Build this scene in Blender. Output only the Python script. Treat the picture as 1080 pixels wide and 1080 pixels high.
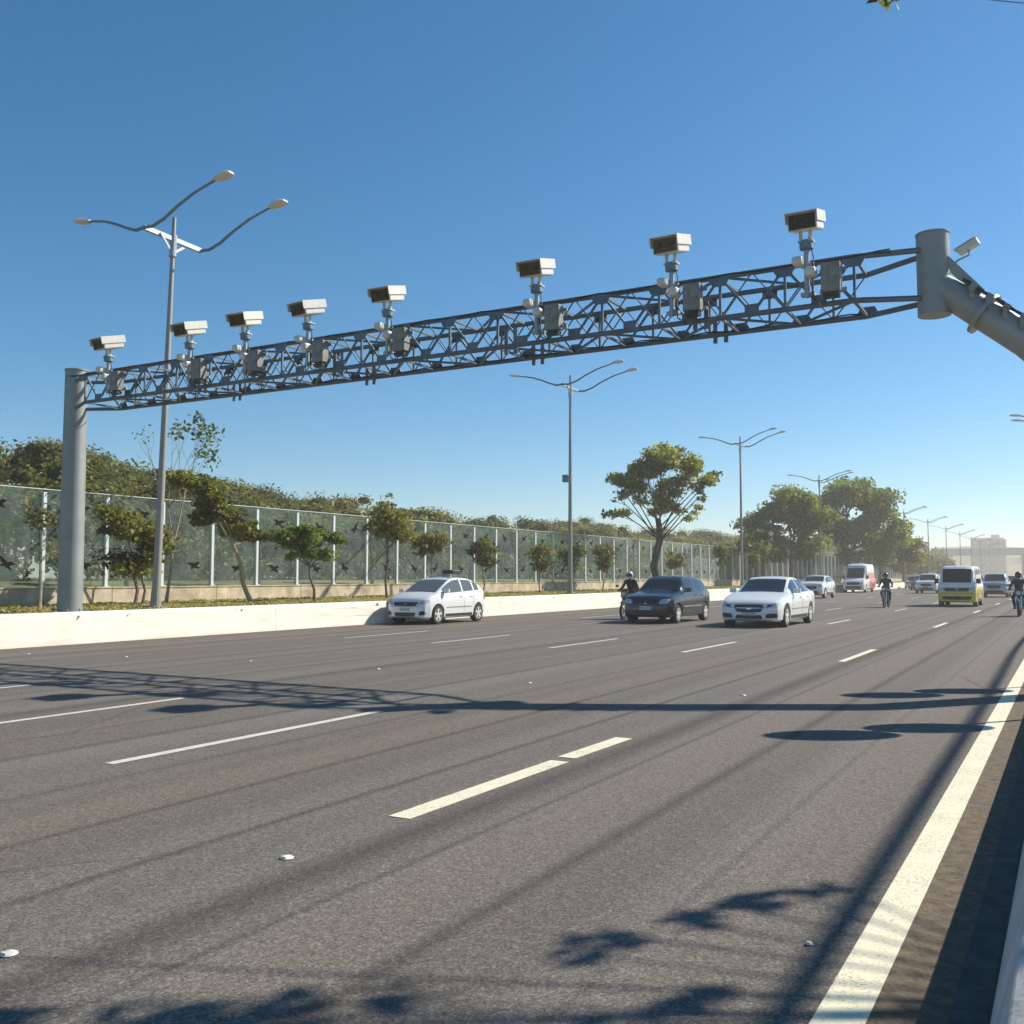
import bpy, bmesh, math, random
import numpy as np
from mathutils import Vector, Matrix
from mathutils.bvhtree import BVHTree
R = math.radians
sc = bpy.context.scene
for o in list(bpy.data.objects): bpy.data.objects.remove(o)
COL = sc.collection

# ------------------------------------------------------------------ camera, sky, sun, exposure
cam = bpy.data.cameras.new('camera'); camo = bpy.data.objects.new('camera', cam); COL.objects.link(camo)
cam.sensor_width = 36; cam.lens = 36*1040/1080; cam.clip_end = 9000; cam.clip_start = 0.05
camo.location = (0, 0, 1.45)
camo.rotation_euler = (R(90+3.74), 0, R(29.56))
sc.camera = camo
SUNV = Vector((0.79, 1.0, 1.0)).normalized()           # towards the sun
el = math.asin(SUNV.z); az = math.atan2(SUNV.x, SUNV.y)
w = bpy.data.worlds.new('World'); sc.world = w; w.use_nodes = True
nt = w.node_tree; bg = nt.nodes['Background']
sky = nt.nodes.new('ShaderNodeTexSky'); sky.sky_type = 'NISHITA'; sky.sun_disc = False
sky.sun_elevation = el; sky.sun_rotation = az; sky.air_density = 1.0; sky.dust_density = 0.1; sky.ozone_density = 5.0; sky.altitude = 700
hs = nt.nodes.new('ShaderNodeHueSaturation'); hs.inputs['Saturation'].default_value = 1.24; hs.inputs['Hue'].default_value = .490
nt.links.new(sky.outputs[0], hs.inputs['Color']); nt.links.new(hs.outputs[0], bg.inputs[0]); bg.inputs[1].default_value = 0.080
sd = bpy.data.lights.new('sun', 'SUN'); so = bpy.data.objects.new('sun', sd); COL.objects.link(so)
sd.energy = 4.6; sd.angle = R(0.5); sd.color = (1.0, 0.91, 0.77)
so.rotation_euler = SUNV.to_track_quat('Z', 'Y').to_euler()
sc.view_settings.view_transform = 'Standard'; sc.view_settings.look = 'None'
sc.view_settings.exposure = 0.66; sc.view_settings.gamma = 1
sc.render.engine = 'CYCLES'
try:
    sc.cycles.use_denoising = True; sc.cycles.denoiser = 'OPENIMAGEDENOISE'
    sc.cycles.max_bounces = 6; sc.cycles.transparent_max_bounces = 14; sc.cycles.volume_bounces = 1
    sc.cycles.sample_clamp_indirect = 4
except Exception: pass

# ------------------------------------------------------------------ helpers
def tag(o, label=None, cat=None, group=None, kind=None):
    if label: o['label'] = label
    if cat: o['category'] = cat
    if group: o['group'] = group
    if kind: o['kind'] = kind
    return o
def empty(name, loc=(0,0,0), rz=0):
    o = bpy.data.objects.new(name, None); COL.objects.link(o); o.location = loc; o.rotation_euler = (0,0,rz)
    o.empty_display_size = .2
    return o
def frame_of(d):
    d = Vector(d).normalized(); up = Vector((0,0,1)) if abs(d.z) < .95 else Vector((0,1,0))
    s = d.cross(up).normalized(); return d, s, s.cross(d).normalized()
class MB:
    def __init__(s): s.v = []; s.f = []; s.m = []; s.cur = 0
    def add(s, vs, fs):
        n = len(s.v); s.v += [tuple(v) for v in vs]; s.f += [tuple(i+n for i in f) for f in fs]; s.m += [s.cur]*len(fs)
    def box(s, c, d, rot=None):
        x, y, z = d[0]/2, d[1]/2, d[2]/2
        vs = [Vector((a*x, b*y, e*z)) for a in (-1,1) for b in (-1,1) for e in (-1,1)]
        if rot is not None: vs = [rot @ v for v in vs]
        s.add([v+Vector(c) for v in vs], [(0,1,3,2),(4,6,7,5),(0,4,5,1),(2,3,7,6),(0,2,6,4),(1,5,7,3)])
    def bar(s, p, q, w, h):
        p, q = Vector(p), Vector(q); d, a, b = frame_of(q-p)
        vs = [o+a*(i*w/2)+b*(j*h/2) for o in (p, q) for i, j in ((-1,-1),(1,-1),(1,1),(-1,1))]
        s.add(vs, [(0,3,2,1),(4,5,6,7),(0,1,5,4),(1,2,6,5),(2,3,7,6),(3,0,4,7)])
    def tube(s, pts, rad, n=8, cap=True):
        pts = [Vector(p) for p in pts]
        if not hasattr(rad, '__len__'): rad = [rad]*len(pts)
        vs = []; pa = None
        for i, p in enumerate(pts):
            t = (pts[min(i+1,len(pts)-1)]-pts[max(i-1,0)])
            if t.length < 1e-9: t = Vector((0,0,1))
            t.normalize()
            if pa is None: _, a, _ = frame_of(t)
            else:
                a = pa - t*pa.dot(t)
                if a.length < 1e-6: _, a, _ = frame_of(t)
                a.normalize()
            pa = a; b = t.cross(a)
            for k in range(n):
                th = 2*math.pi*k/n; vs.append(p+(a*math.cos(th)+b*math.sin(th))*rad[i])
        fs = [(i*n+k, i*n+(k+1)%n, (i+1)*n+(k+1)%n, (i+1)*n+k) for i in range(len(pts)-1) for k in range(n)]
        if cap: fs += [tuple(range(n))[::-1], tuple((len(pts)-1)*n+k for k in range(n))]
        s.add(vs, fs)
    def lathe(s, prof, c=(0,0,0), axis='x', n=24, cap=True):   # prof: (axial, radius)
        vs = []
        for a, r in prof:
            for k in range(n):
                th = 2*math.pi*k/n; u, v = r*math.cos(th), r*math.sin(th)
                p = {'x': (a,u,v), 'y': (u,a,v), 'z': (u,v,a)}[axis]
                vs.append(Vector(p)+Vector(c))
        m = len(prof)
        fs = [(i*n+k, i*n+(k+1)%n, (i+1)*n+(k+1)%n, (i+1)*n+k) for i in range(m-1) for k in range(n)]
        if cap and prof[0][1] > 1e-4: fs.append(tuple(range(n))[::-1])
        if cap and prof[-1][1] > 1e-4: fs.append(tuple((m-1)*n+k for k in range(n)))
        s.add(vs, fs)
    def ell(s, c, r, n=10, m=7):
        vs = [Vector(c)+Vector((0,0,-r[2]))]
        for i in range(1, m):
            ph = -math.pi/2+math.pi*i/m
            for k in range(n):
                th = 2*math.pi*k/n
                vs.append(Vector(c)+Vector((r[0]*math.cos(ph)*math.cos(th), r[1]*math.cos(ph)*math.sin(th), r[2]*math.sin(ph))))
        vs.append(Vector(c)+Vector((0,0,r[2])))
        fs = [(0, 1+(k+1)%n, 1+k) for k in range(n)]
        for i in range(m-2):
            fs += [(1+i*n+k, 1+i*n+(k+1)%n, 1+(i+1)*n+(k+1)%n, 1+(i+1)*n+k) for k in range(n)]
        e = len(vs)-1; b = 1+(m-2)*n
        fs += [(b+k, b+(k+1)%n, e) for k in range(n)]
        s.add(vs, fs)
    def build(s, name, mats, parent=None, smooth=False, bevel=0, angle=None):
        me = bpy.data.meshes.new(name); me.from_pydata(s.v, [], s.f)
        if not isinstance(mats, (list, tuple)): mats = [mats]
        for m in mats: me.materials.append(m)
        if len(mats) > 1: me.polygons.foreach_set('material_index', s.m)
        bm = bmesh.new(); bm.from_mesh(me); bmesh.ops.recalc_face_normals(bm, faces=bm.faces); bm.to_mesh(me); bm.free()
        if smooth:
            me.polygons.foreach_set('use_smooth', [True]*len(me.polygons))
            try: me.set_sharp_from_angle(angle=R(angle or 40))
            except Exception: pass
        me.update()
        o = bpy.data.objects.new(name, me); COL.objects.link(o)
        if parent: o.parent = parent
        if bevel:
            b = o.modifiers.new('b', 'BEVEL'); b.width = bevel; b.segments = 2; b.limit_method = 'ANGLE'
        return o
def kids(o): return [c for c in bpy.data.objects if c.parent == o]
KID = {}
def copy_tree(o, parent=None):
    if parent is None:
        KID.clear()
        for c in bpy.data.objects:
            if c.parent: KID.setdefault(c.parent.name, []).append(c)
    c = o.copy(); COL.objects.link(c)
    if parent: c.parent = parent
    for ch in KID.get(o.name, []): copy_tree(ch, c)
    return c

# ------------------------------------------------------------------ materials
def mat(name, col, rough=.6, metal=0, var=.0, scale=5., spec=.5, coat=0, bump=0, bscale=30, coords='Object', emis=None):
    m = bpy.data.materials.new(name); m.use_nodes = True; n = m.node_tree; b = n.nodes['Principled BSDF']
    b.inputs['Base Color'].default_value = (*col, 1); b.inputs['Roughness'].default_value = rough
    b.inputs['Metallic'].default_value = metal; b.inputs['Specular IOR Level'].default_value = spec
    b.inputs['Coat Weight'].default_value = coat; b.inputs['Coat Roughness'].default_value = .05
    tc = n.nodes.new('ShaderNodeTexCoord')
    if var:
        no = n.nodes.new('ShaderNodeTexNoise'); no.inputs['Scale'].default_value = scale; no.inputs['Detail'].default_value = 6
        no.inputs['Roughness'].default_value = .65
        n.links.new(tc.outputs[coords], no.inputs['Vector'])
        cr = n.nodes.new('ShaderNodeValToRGB')
        cr.color_ramp.elements[0].position = .3; cr.color_ramp.elements[1].position = .7
        cr.color_ramp.elements[0].color = (*[c*(1-var) for c in col], 1); cr.color_ramp.elements[1].color = (*[min(1, c*(1+var*.6)) for c in col], 1)
        n.links.new(no.outputs[0], cr.inputs[0]); n.links.new(cr.outputs[0], b.inputs['Base Color'])
    if bump:
        nb = n.nodes.new('ShaderNodeTexNoise'); nb.inputs['Scale'].default_value = bscale; nb.inputs['Detail'].default_value = 5
        n.links.new(tc.outputs[coords], nb.inputs['Vector'])
        bp = n.nodes.new('ShaderNodeBump'); bp.inputs['Strength'].default_value = bump; bp.inputs['Distance'].default_value = .01
        n.links.new(nb.outputs[0], bp.inputs['Height']); n.links.new(bp.outputs[0], b.inputs['Normal'])
    return m
class NT:
    def __init__(s, name):
        s.m = bpy.data.materials.new(name); s.m.use_nodes = True; s.n = s.m.node_tree; s.b = s.n.nodes['Principled BSDF']
    def node(s, t, **k):
        x = s.n.nodes.new(t)
        for a, v in k.items(): setattr(x, a, v)
        return x
    def L(s, a, b): s.n.links.new(a, b)
    def noise(s, vec, scale, detail=4, rough=.6):
        x = s.node('ShaderNodeTexNoise'); x.inputs['Scale'].default_value = scale; x.inputs['Detail'].default_value = detail
        x.inputs['Roughness'].default_value = rough; s.L(vec, x.inputs['Vector']); return x.outputs[0]
    def ramp(s, f, els, interp='LINEAR'):
        x = s.node('ShaderNodeValToRGB'); e = x.color_ramp.elements; x.color_ramp.interpolation = interp
        while len(e) < len(els): e.new(.5)
        for i, (p, c) in enumerate(els):
            e[i].position = p; e[i].color = (c, c, c, 1) if not hasattr(c, '__len__') else (*c, 1)
        s.L(f, x.inputs[0]); return x.outputs[0]
    def mix(s, f, a, b, mode='MIX'):
        x = s.node('ShaderNodeMix', data_type='RGBA', blend_type=mode)
        if hasattr(f, 'links'): s.L(f, x.inputs[0])
        else: x.inputs[0].default_value = f
        for i, q in ((6, a), (7, b)):
            if hasattr(q, 'links'): s.L(q, x.inputs[i])
            else: x.inputs[i].default_value = (*q, 1) if hasattr(q, '__len__') else (q, q, q, 1)
        return x.outputs[2]
    def math(s, op, a, b=0.):
        x = s.node('ShaderNodeMath', operation=op)
        for i, q in ((0, a), (1, b)):
            if hasattr(q, 'links'): s.L(q, x.inputs[i])
            else: x.inputs[i].default_value = q
        return x.outputs[0]

def asphalt():
    t = NT('asphalt'); tc = t.node('ShaderNodeTexCoord'); P = tc.outputs['Object']
    mp = t.node('ShaderNodeMapping'); mp.inputs['Scale'].default_value = (1, .012, 1); t.L(P, mp.inputs[0])
    sx = t.node('ShaderNodeSeparateXYZ'); t.L(P, sx.inputs[0]); X = sx.outputs['X']
    wob = t.noise(mp.outputs[0], .9, 2)                       # slow drift of the wheel tracks
    Xw = t.math('ADD', X, t.math('MULTIPLY', t.math('SUBTRACT', wob, .5), .35))
    # broad longitudinal wear
    s1 = t.noise(mp.outputs[0], 1.3, 3, .7)
    base = t.ramp(s1, [(.3, (.078, .074, .069)), (.5, (.092, .089, .084)), (.7, (.105, .103, .099))])
    # brownish crown of the lane against the greyer wheel tracks: period = lane width
    ph = t.math('FRACT', t.math('DIVIDE', t.math('ADD', Xw, 32.35), 2.88))
    tr = t.ramp(ph, [(.0, .35), (.14, .0), (.22, .8), (.34, 1), (.45, .2), (.5, .0), (.6, .3), (.68, 1), (.8, .8), (.9, .1), (1., .35)])
    base = t.mix(t.math('MULTIPLY', tr, .6), base, (.130, .131, .132))
    brown = t.noise(mp.outputs[0], .45, 2)
    base = t.mix(t.ramp(brown, [(.45, 0.), (.62, .55)]), base, (.112, .096, .078))
    # dark longitudinal joints, oil lines and one cable shadow painted as a line
    for x0, wd, st in ((-5.02, .06, .50), (-4.12, .07, .55), (-3.3, .20, .5), (-2.95, .05, .40), (-2.26, .09, .5), (-1.55, .05, .25), (-1.9, .3, .18), (-4.6, .35, .2), (-5.7, .3, .2), (-8.6, .35, .25), (-11.4, .3, .25), (-14.3, .3, .25),
                       (-6.1, .06, .3), (-7.4, .12, .45), (-8.1, .06, .35), (-9.75, .2, .4), (-10.9, .08, .45), (-12.7, .2, .35), (-13.6, .1, .45), (-15.6, .12, .45), (-16.6, .18, .4)):
        d = t.math('ABSOLUTE', t.math('SUBTRACT', Xw, x0+.0))
        k = t.math('MULTIPLY', t.math('SUBTRACT', 1., t.math('MINIMUM', t.math('DIVIDE', d, wd), 1.)), min(.85, st*1.6))
        base = t.mix(k, base, (.040, .039, .041))
    # patches
    # repaired strips and sealed cracks
    vc = t.node('ShaderNodeTexVoronoi', feature='DISTANCE_TO_EDGE'); vc.inputs['Scale'].default_value = .28
    mw = t.node('ShaderNodeMix', data_type='RGBA'); mw.inputs[0].default_value = .12; t.L(P, mw.inputs[6]); nw = t.node('ShaderNodeTexNoise'); nw.inputs['Scale'].default_value = 1.6; nw.inputs['Detail'].default_value = 6; t.L(P, nw.inputs['Vector']); t.L(nw.outputs['Color'], mw.inputs[7]); t.L(mw.outputs[2], vc.inputs['Vector'])
    ck = t.math('MULTIPLY', t.math('LESS_THAN', vc.outputs['Distance'], .0035), t.ramp(t.noise(P, .12, 2), [(.5, 0.), (.6, .55)]))
    base = t.mix(ck, base, (.035, .034, .034))
    oil = t.ramp(t.noise(P, 1.1, 5, .7), [(.60, 0.), (.72, .35)]); base = t.mix(oil, base, (.06, .057, .054))
    big = t.noise(P, .16, 4, .6)
    base = t.mix(t.ramp(big, [(.35, .0), (.7, .22)]), base, (.12, .115, .105))
    # thin dark wavering line across the right-hand lanes
    mp2 = t.node('ShaderNodeMapping'); mp2.inputs['Scale'].default_value = (.15, 1, 1); t.L(P, mp2.inputs[0])
    d = t.math('ABSOLUTE', t.math('SUBTRACT', t.math('ADD', sx.outputs['Y'], t.math('MULTIPLY', t.noise(P, .5, 3), .8)), 33.3))
    k = t.math('MULTIPLY', t.math('LESS_THAN', d, .12), t.math('GREATER_THAN', X, -8.))
    base = t.mix(t.math('MULTIPLY', k, .6), base, (.04, .04, .04))
    # stone chips
    vo = t.node('ShaderNodeTexVoronoi'); vo.inputs['Scale'].default_value = 105; t.L(P, vo.inputs['Vector'])
    g = t.noise(P, 130, 2, .7)
    sp = t.mix(.5, vo.outputs['Color'], g)
    bw = t.node('ShaderNodeRGBToBW'); t.L(sp, bw.inputs[0])
    grain = t.ramp(bw.outputs[0], [(.22, .42), (.42, .85), (.58, 1.12), (.78, 2.0)])
    base = t.mix(1., base, grain, 'MULTIPLY')
    g2 = t.ramp(t.noise(P, 22, 4, .75), [(.3, .78), (.7, 1.22)])
    base = t.mix(1., base, g2, 'MULTIPLY')
    base = t.mix(1., base, (1.33, 1.26, 1.17), 'MULTIPLY')
    t.L(base, t.b.inputs['Base Color']); t.b.inputs['Roughness'].default_value = .88
    t.b.inputs['Specular IOR Level'].default_value = .22
    bp = t.node('ShaderNodeBump'); bp.inputs['Strength'].default_value = .5; bp.inputs['Distance'].default_value = .006
    t.L(bw.outputs[0], bp.inputs['Height']); t.L(bp.outputs[0], t.b.inputs['Normal'])
    return t.m
def paint_line(name, col, worn=.35):
    t = NT(name); tc = t.node('ShaderNodeTexCoord'); P = tc.outputs['Object']
    g = t.noise(P, 60, 5, .8); g2 = t.noise(P, 3, 3, .6)
    f = t.math('MULTIPLY', t.ramp(g, [(.52, 0.), (.60, 1.)]), t.ramp(g2, [(.35, .15), (.7, worn*2)]))
    c = t.mix(t.ramp(t.noise(P, 9, 4), [(.3, 0.), (.8, .3)]), col, tuple(q*.7 for q in col))
    t.L(t.mix(f, c, (.16, .15, .13)), t.b.inputs['Base Color']); t.b.inputs['Roughness'].default_value = .6
    return t.m
def grassy(name, c1, c2, c3, scale=.6):
    t = NT(name); tc = t.node('ShaderNodeTexCoord'); P = tc.outputs['Object']
    a = t.ramp(t.noise(P, scale, 6, .7), [(.35, c1), (.5, c2), (.65, c3)])
    b = t.ramp(t.noise(P, 35, 4, .8), [(.3, .6), (.7, 1.35)])
    t.L(t.mix(1., a, b, 'MULTIPLY'), t.b.inputs['Base Color']); t.b.inputs['Roughness'].default_value = .95
    t.b.inputs['Specular IOR Level'].default_value = .1
    return t.m
def leafmat(name, dark, mid, light, scale=.5, trans=.35):
    t = NT(name); tc = t.node('ShaderNodeTexCoord'); P = tc.outputs['Object']
    at = t.node('ShaderNodeAttribute', attribute_name='rnd')
    f = t.math('ADD', t.math('MULTIPLY', t.noise(P, scale, 4, .6), .55), t.math('MULTIPLY', at.outputs['Fac'], .45))
    c = t.ramp(f, [(.32, dark), (.5, mid), (.68, light)])
    t.L(c, t.b.inputs['Base Color']); t.b.inputs['Roughness'].default_value = .55; t.b.inputs['Specular IOR Level'].default_value = .3
    tr = t.node('ShaderNodeBsdfTranslucent'); t.L(t.mix(1., c, (1.2, 1.25, .6), 'MULTIPLY'), tr.inputs[0])
    ms = t.node('ShaderNodeMixShader'); ms.inputs[0].default_value = trans
    out = t.n.nodes['Material Output']; t.L(t.b.outputs[0], ms.inputs[1]); t.L(tr.outputs[0], ms.inputs[2]); t.L(ms.outputs[0], out.inputs[0])
    return t.m
M = {}
M['asphalt'] = asphalt()
M['line_yw'] = paint_line('line paint cream', (.78, .74, .54), .5)
M['line_w'] = paint_line('line paint white', (.66, .64, .57), .5)
M['terrace'] = grassy('dry verge grass', (.30, .22, .09), (.20, .19, .06), (.36, .30, .14), .5)
M['lawn'] = grassy('lawn', (.09, .10, .03), (.20, .18, .07), (.32, .26, .12), .15)
M['ground'] = grassy('ground', (.09, .10, .035), (.17, .15, .07), (.26, .21, .12), .05)
def barrier_mat():
    t = NT('white painted concrete'); tc = t.node('ShaderNodeTexCoord'); P = tc.outputs['Object']
    mp = t.node('ShaderNodeMapping'); mp.inputs['Scale'].default_value = (1, .5, 3.5); t.L(P, mp.inputs[0])
    c = t.mix(t.ramp(t.noise(mp.outputs[0], 1.6, 6, .7), [(.42, 0.), (.7, .55)]), (.80, .77, .67), (.52, .47, .37))
    m2 = t.node('ShaderNodeMapping'); m2.inputs['Scale'].default_value = (1, .25, 14); t.L(P, m2.inputs[0])
    c = t.mix(t.ramp(t.noise(m2.outputs[0], 1.1, 4, .6), [(.66, 0.), (.70, .6)]), c, (.16, .15, .14))
    c = t.mix(t.ramp(t.noise(P, 14, 4, .8), [(.62, 0.), (.70, .5)]), c, (.45, .42, .36))
    t.L(c, t.b.inputs['Base Color']); t.b.inputs['Roughness'].default_value = .8; return t.m
M['white_wall'] = barrier_mat()
M['concrete'] = mat('concrete', (.42, .38, .31), .85, var=.25, scale=2, bump=.4)
M['stone'] = mat('low wall concrete', (.50, .42, .30), .9, var=.45, scale=1.6, bump=.5)
M['kerb'] = mat('kerb concrete', (.46, .46, .45), .85, var=.25, scale=3, bump=.4)
M['dirt'] = mat('gutter dirt', (.135, .105, .070), .95, var=.6, scale=14, bump=.8, bscale=60)
M['gutter'] = mat('gutter', (.07, .068, .066), .9, var=.5, scale=9, bump=.8, bscale=40)
M['galv'] = mat('galvanised steel', (.36, .40, .42), .48, .55, var=.18, scale=3)
M['steel'] = mat('weathered steel', (.17, .23, .27), .5, .55, var=.2, scale=5)
M['column'] = mat('painted steel column', (.29, .31, .30), .5, .35, var=.15, scale=2)
M['truss'] = mat('truss steel', (.125, .162, .19), .5, .5, var=.25, scale=6)
M['white_metal'] = mat('white painted metal', (.66, .65, .60), .45, var=.15, scale=8)
M['box_grey'] = mat('cabinet grey', (.24, .245, .225), .6, var=.45, scale=9)
M['dark_glass'] = mat('dark lens glass', (.012, .011, .012), .12, spec=.6)
M['black'] = mat('black plastic', (.018, .018, .02), .5)
M['pole'] = mat('lamp pole', (.30, .29, .27), .5, .3, var=.12, scale=1.5)
M['post_white'] = mat('fence post', (.62, .68, .68), .5, .1, var=.08, scale=2)
M['bird'] = mat('bird decal', (.010, .010, .012), .95, spec=.05)
M['bark'] = mat('bark', (.16, .125, .09), .95, var=.4, scale=8, bump=.6)
M['bark_pale'] = mat('pale bark', (.34, .29, .20), .95, var=.35, scale=8, bump=.5)
M['bark_dark'] = mat('dark bark', (.06, .05, .042), .95, var=.4, scale=8, bump=.5)
M['glass_car'] = mat('car window glass', (.010, .014, .020), .02, spec=.75)
M['glass_tint'] = mat('lighter car glass', (.10, .115, .11), .06, spec=.7)
M['tyre'] = mat('tyre rubber', (.022, .022, .023), .85)
M['rim'] = mat('alloy rim', (.60, .60, .58), .4, .1)
M['rim_in'] = mat('rim inner', (.16, .16, .16), .5)
M['chrome'] = mat('chrome', (.6, .6, .6), .15, 1.)
M['lamp_clear'] = mat('headlight lens', (.50, .52, .54), .12, .25, coat=.6)
M['plate_grey'] = mat('number plate', (.42, .43, .44), .45)
M['p_white'] = mat('white car paint', (.74, .74, .73), .3, coat=.8)
M['p_dark'] = mat('dark blue car paint', (.005, .007, .016), .25, 0, coat=.55)
M['p_silver'] = mat('silver car paint', (.42, .43, .44), .3, .5, coat=.8)
M['p_grey'] = mat('grey car paint', (.10, .105, .11), .3, .4, coat=.8)
M['p_red'] = mat('red car paint', (.35, .03, .02), .3, coat=.8)
M['lower_black'] = mat('sill plastic', (.03, .03, .032), .6)
M['skin'] = mat('skin', (.36, .20, .13), .6)
M['jacket'] = mat('black jacket', (.022, .022, .026), .8, var=.3, scale=12)
M['helmet_grey'] = mat('grey helmet', (.42, .44, .44), .25, coat=.6)
M['helmet_black'] = mat('black helmet', (.015, .015, .018), .2, coat=.8)
M['moto_red'] = mat('motorcycle dark paint', (.035, .03, .05), .3, coat=.8)
M['stud'] = mat('road stud', (.75, .72, .62), .5, var=.2, scale=30)
M['far_grey'] = mat('far building wall', (.06, .055, .045), .8, var=.1, scale=.1)
M['far_pale'] = mat('far pale wall', (.55, .52, .47), .8, var=.1, scale=.1)
M['leaf_olive'] = leafmat('olive leaves', (.055, .065, .014), (.16, .17, .034), (.32, .29, .07), .9, .45)
M['leaf_dark'] = leafmat('dark leaves', (.032, .05, .012), (.095, .13, .028), (.20, .22, .05), .9, .45)
M['leaf_green'] = leafmat('mid green leaves', (.06, .085, .018), (.16, .21, .04), (.32, .34, .07), .5, .5)
M['leaf_airy'] = leafmat('airy yellow green leaves', (.10, .115, .022), (.24, .26, .05), (.42, .40, .09), .6, .55)
M['leaf_bright'] = leafmat('bright green leaves', (.05, .085, .010), (.13, .20, .022), (.25, .33, .05), 1.2, .45)
M['leaf_yellow'] = leafmat('yellowing leaves', (.06, .065, .014), (.15, .14, .03), (.26, .22, .05), 1.0, .4)
M['leaf_wood'] = leafmat('wood leaves', (.05, .065, .015), (.155, .165, .038), (.33, .28, .07), .30, .45)
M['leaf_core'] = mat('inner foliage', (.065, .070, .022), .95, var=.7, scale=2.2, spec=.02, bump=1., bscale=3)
M['leaf_scrub'] = leafmat('scrub leaves', (.03, .038, .014), (.125, .13, .045), (.28, .24, .09), .30, .3)

def glass_panel():
    t = NT('acoustic glass'); out = t.n.nodes['Material Output']
    tc = t.node('ShaderNodeTexCoord')
    tr = t.node('ShaderNodeBsdfTransparent'); tr.inputs[0].default_value = (.87, .92, .88, 1)
    df = t.node('ShaderNodeBsdfDiffuse'); df.inputs[0].default_value = (.38, .48, .48, 1)
    gl = t.node('ShaderNodeBsdfGlossy'); gl.inputs[0].default_value = (.9, .95, .95, 1); gl.inputs['Roughness'].default_value = .03
    f = t.ramp(t.noise(tc.outputs['Object'], 1.3, 4, .6), [(.3, .05), (.7, .15)])
    a = t.node('ShaderNodeMixShader'); t.L(f, a.inputs[0]); t.L(tr.outputs[0], a.inputs[1]); t.L(df.outputs[0], a.inputs[2])
    fr = t.node('ShaderNodeFresnel'); fr.inputs[0].default_value = 1.05
    b = t.node('ShaderNodeMixShader'); t.L(fr.outputs[0], b.inputs[0]); t.L(a.outputs[0], b.inputs[1]); t.L(gl.outputs[0], b.inputs[2])
    t.L(b.outputs[0], out.inputs[0]); return t.m
M['glass_panel'] = glass_panel()

# ------------------------------------------------------------------ the setting
def slab(name, x0, x1, y0, y1, z0, z1, m, nx=1, ny=1, kind='structure'):
    b = MB(); b.box(((x0+x1)/2, (y0+y1)/2, (z0+z1)/2), (x1-x0, y1-y0, z1-z0)); o = b.build(name, m)
    if kind: tag(o, kind=kind)
    return o
def sheet(name, x0, x1, y0, y1, z, m):
    b = MB(); b.add([(x0,y0,z),(x1,y0,z),(x1,y1,z),(x0,y1,z)], [(0,1,2,3)]); return tag(b.build(name, m), kind='structure')
sheet('ground', -2500, 2500, -600, 3200, -.06, M['ground'])
YA, YB = -40, 900
sheet('road', -18.6, -.28, YA, YB, 0, M['asphalt'])
sheet('gutter_dirt', -.40, -.285, YA, 220, .004, M['gutter'])
sheet('road_shoulder_dirt', -.63, -.40, YA, 220, .0045, M['dirt'])
sheet('barrier_foot_dirt', -18.595, -18.1, YA, 400, .004, M['dirt'])
slab('verge', -27.2, -18.84, YA, 420, -.3, .60, M['terrace'])
b = MB(); b.add([(-27.36,YA,.65),(-30,YA,.90),(-36.5,YA,1.25),(-36.5,420,1.25),(-30,420,.90),(-27.36,420,.65)], [(0,1,4,5),(1,2,3,4)]); tag(b.build('lawn', M['lawn']), kind='structure')
slab('bank', -140, -36.51, YA, 700, -.3, 1.22, M['ground'])
slab('pavement', .14, 3.2, YA, 220, -.2, .22, M['concrete'])
slab('grass_strip', 3.21, 14, YA, 220, -.2, .18, M['lawn'])

# low white barrier on the far side (a wall = a thing of its own)
b = MB()
secs = [(-18.60, 0), (-18.60, .06), (-18.66, .62), (-18.69, .69), (-18.80, .69), (-18.84, .62), (-18.84, 0)]
y = YA
while y < 420:
    n = min(y+12, 420); k = len(secs)
    vs = [(a, y+.006, c) for a, c in secs]+[(a, n-.006, c) for a, c in secs]
    b.add(vs, [(i, i+1, k+i+1, k+i) for i in range(k-1)]+[tuple(range(k)), tuple(range(k, 2*k))]); y = n
tag(b.build('barrier_wall', M['white_wall']), 'long low white painted concrete barrier along the far edge of the road', 'barrier')
b = MB()
secs = [(-.28, -.05), (-.27, .05), (-.165, .42), (-.12, .45), (.06, .45), (.10, .42), (.135, 0.), (.135, -.05)]
y = YA
while y < 220:
    n = min(y+6, 220); k = len(secs)
    vs = [(a, y+.004, c) for a, c in secs]+[(a, n-.004, c) for a, c in secs]
    b.add(vs, [(i, i+1, k+i+1, k+i) for i in range(k-1)]+[tuple(range(k)), tuple(range(k, 2*k))]); y = n
tag(b.build('kerb_wall', M['kerb'], bevel=.01), 'low grey concrete kerb wall beside the solid cream edge line', 'kerb')

# painted markings
b = MB()
b.add([(-.79,YA,.004),(-.63,YA,.004),(-.63,YB,.004),(-.79,YB,.004)], [(0,1,2,3)])
tag(b.build('edge_line', M['line_yw']), kind='structure')
def dashes(name, x, wd, phase, m, y1=500, extra=()):
    b = MB(); y = phase-12.95*4; i = 0
    while y < y1:
        b.add([(x-wd/2,y,.004),(x+wd/2,y,.004),(x+wd/2,y+3.45,.004),(x-wd/2,y+3.45,.004)], [(0,1,2,3)]); y += 12.95
    for a, c in extra: b.add([(x-wd/2,a,.004),(x+wd/2,a,.004),(x+wd/2,c,.004),(x-wd/2,c,.004)], [(0,1,2,3)])
    return tag(b.build(name, m), kind='structure')
b = MB()
for a, c in ((4.92, 7.02), (7.18, 8.3)) : b.add([(-3.65,a,.004),(-3.49,a,.004),(-3.47,c,.004),(-3.63,c,.004)], [(0,1,2,3)])
y = 17.5
while y < 500: b.add([(-3.53,y,.004),(-3.41,y,.004),(-3.41,y+3.2,.004),(-3.53,y+3.2,.004)], [(0,1,2,3)]); y += 12.95
y = 4.9-12.95
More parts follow.
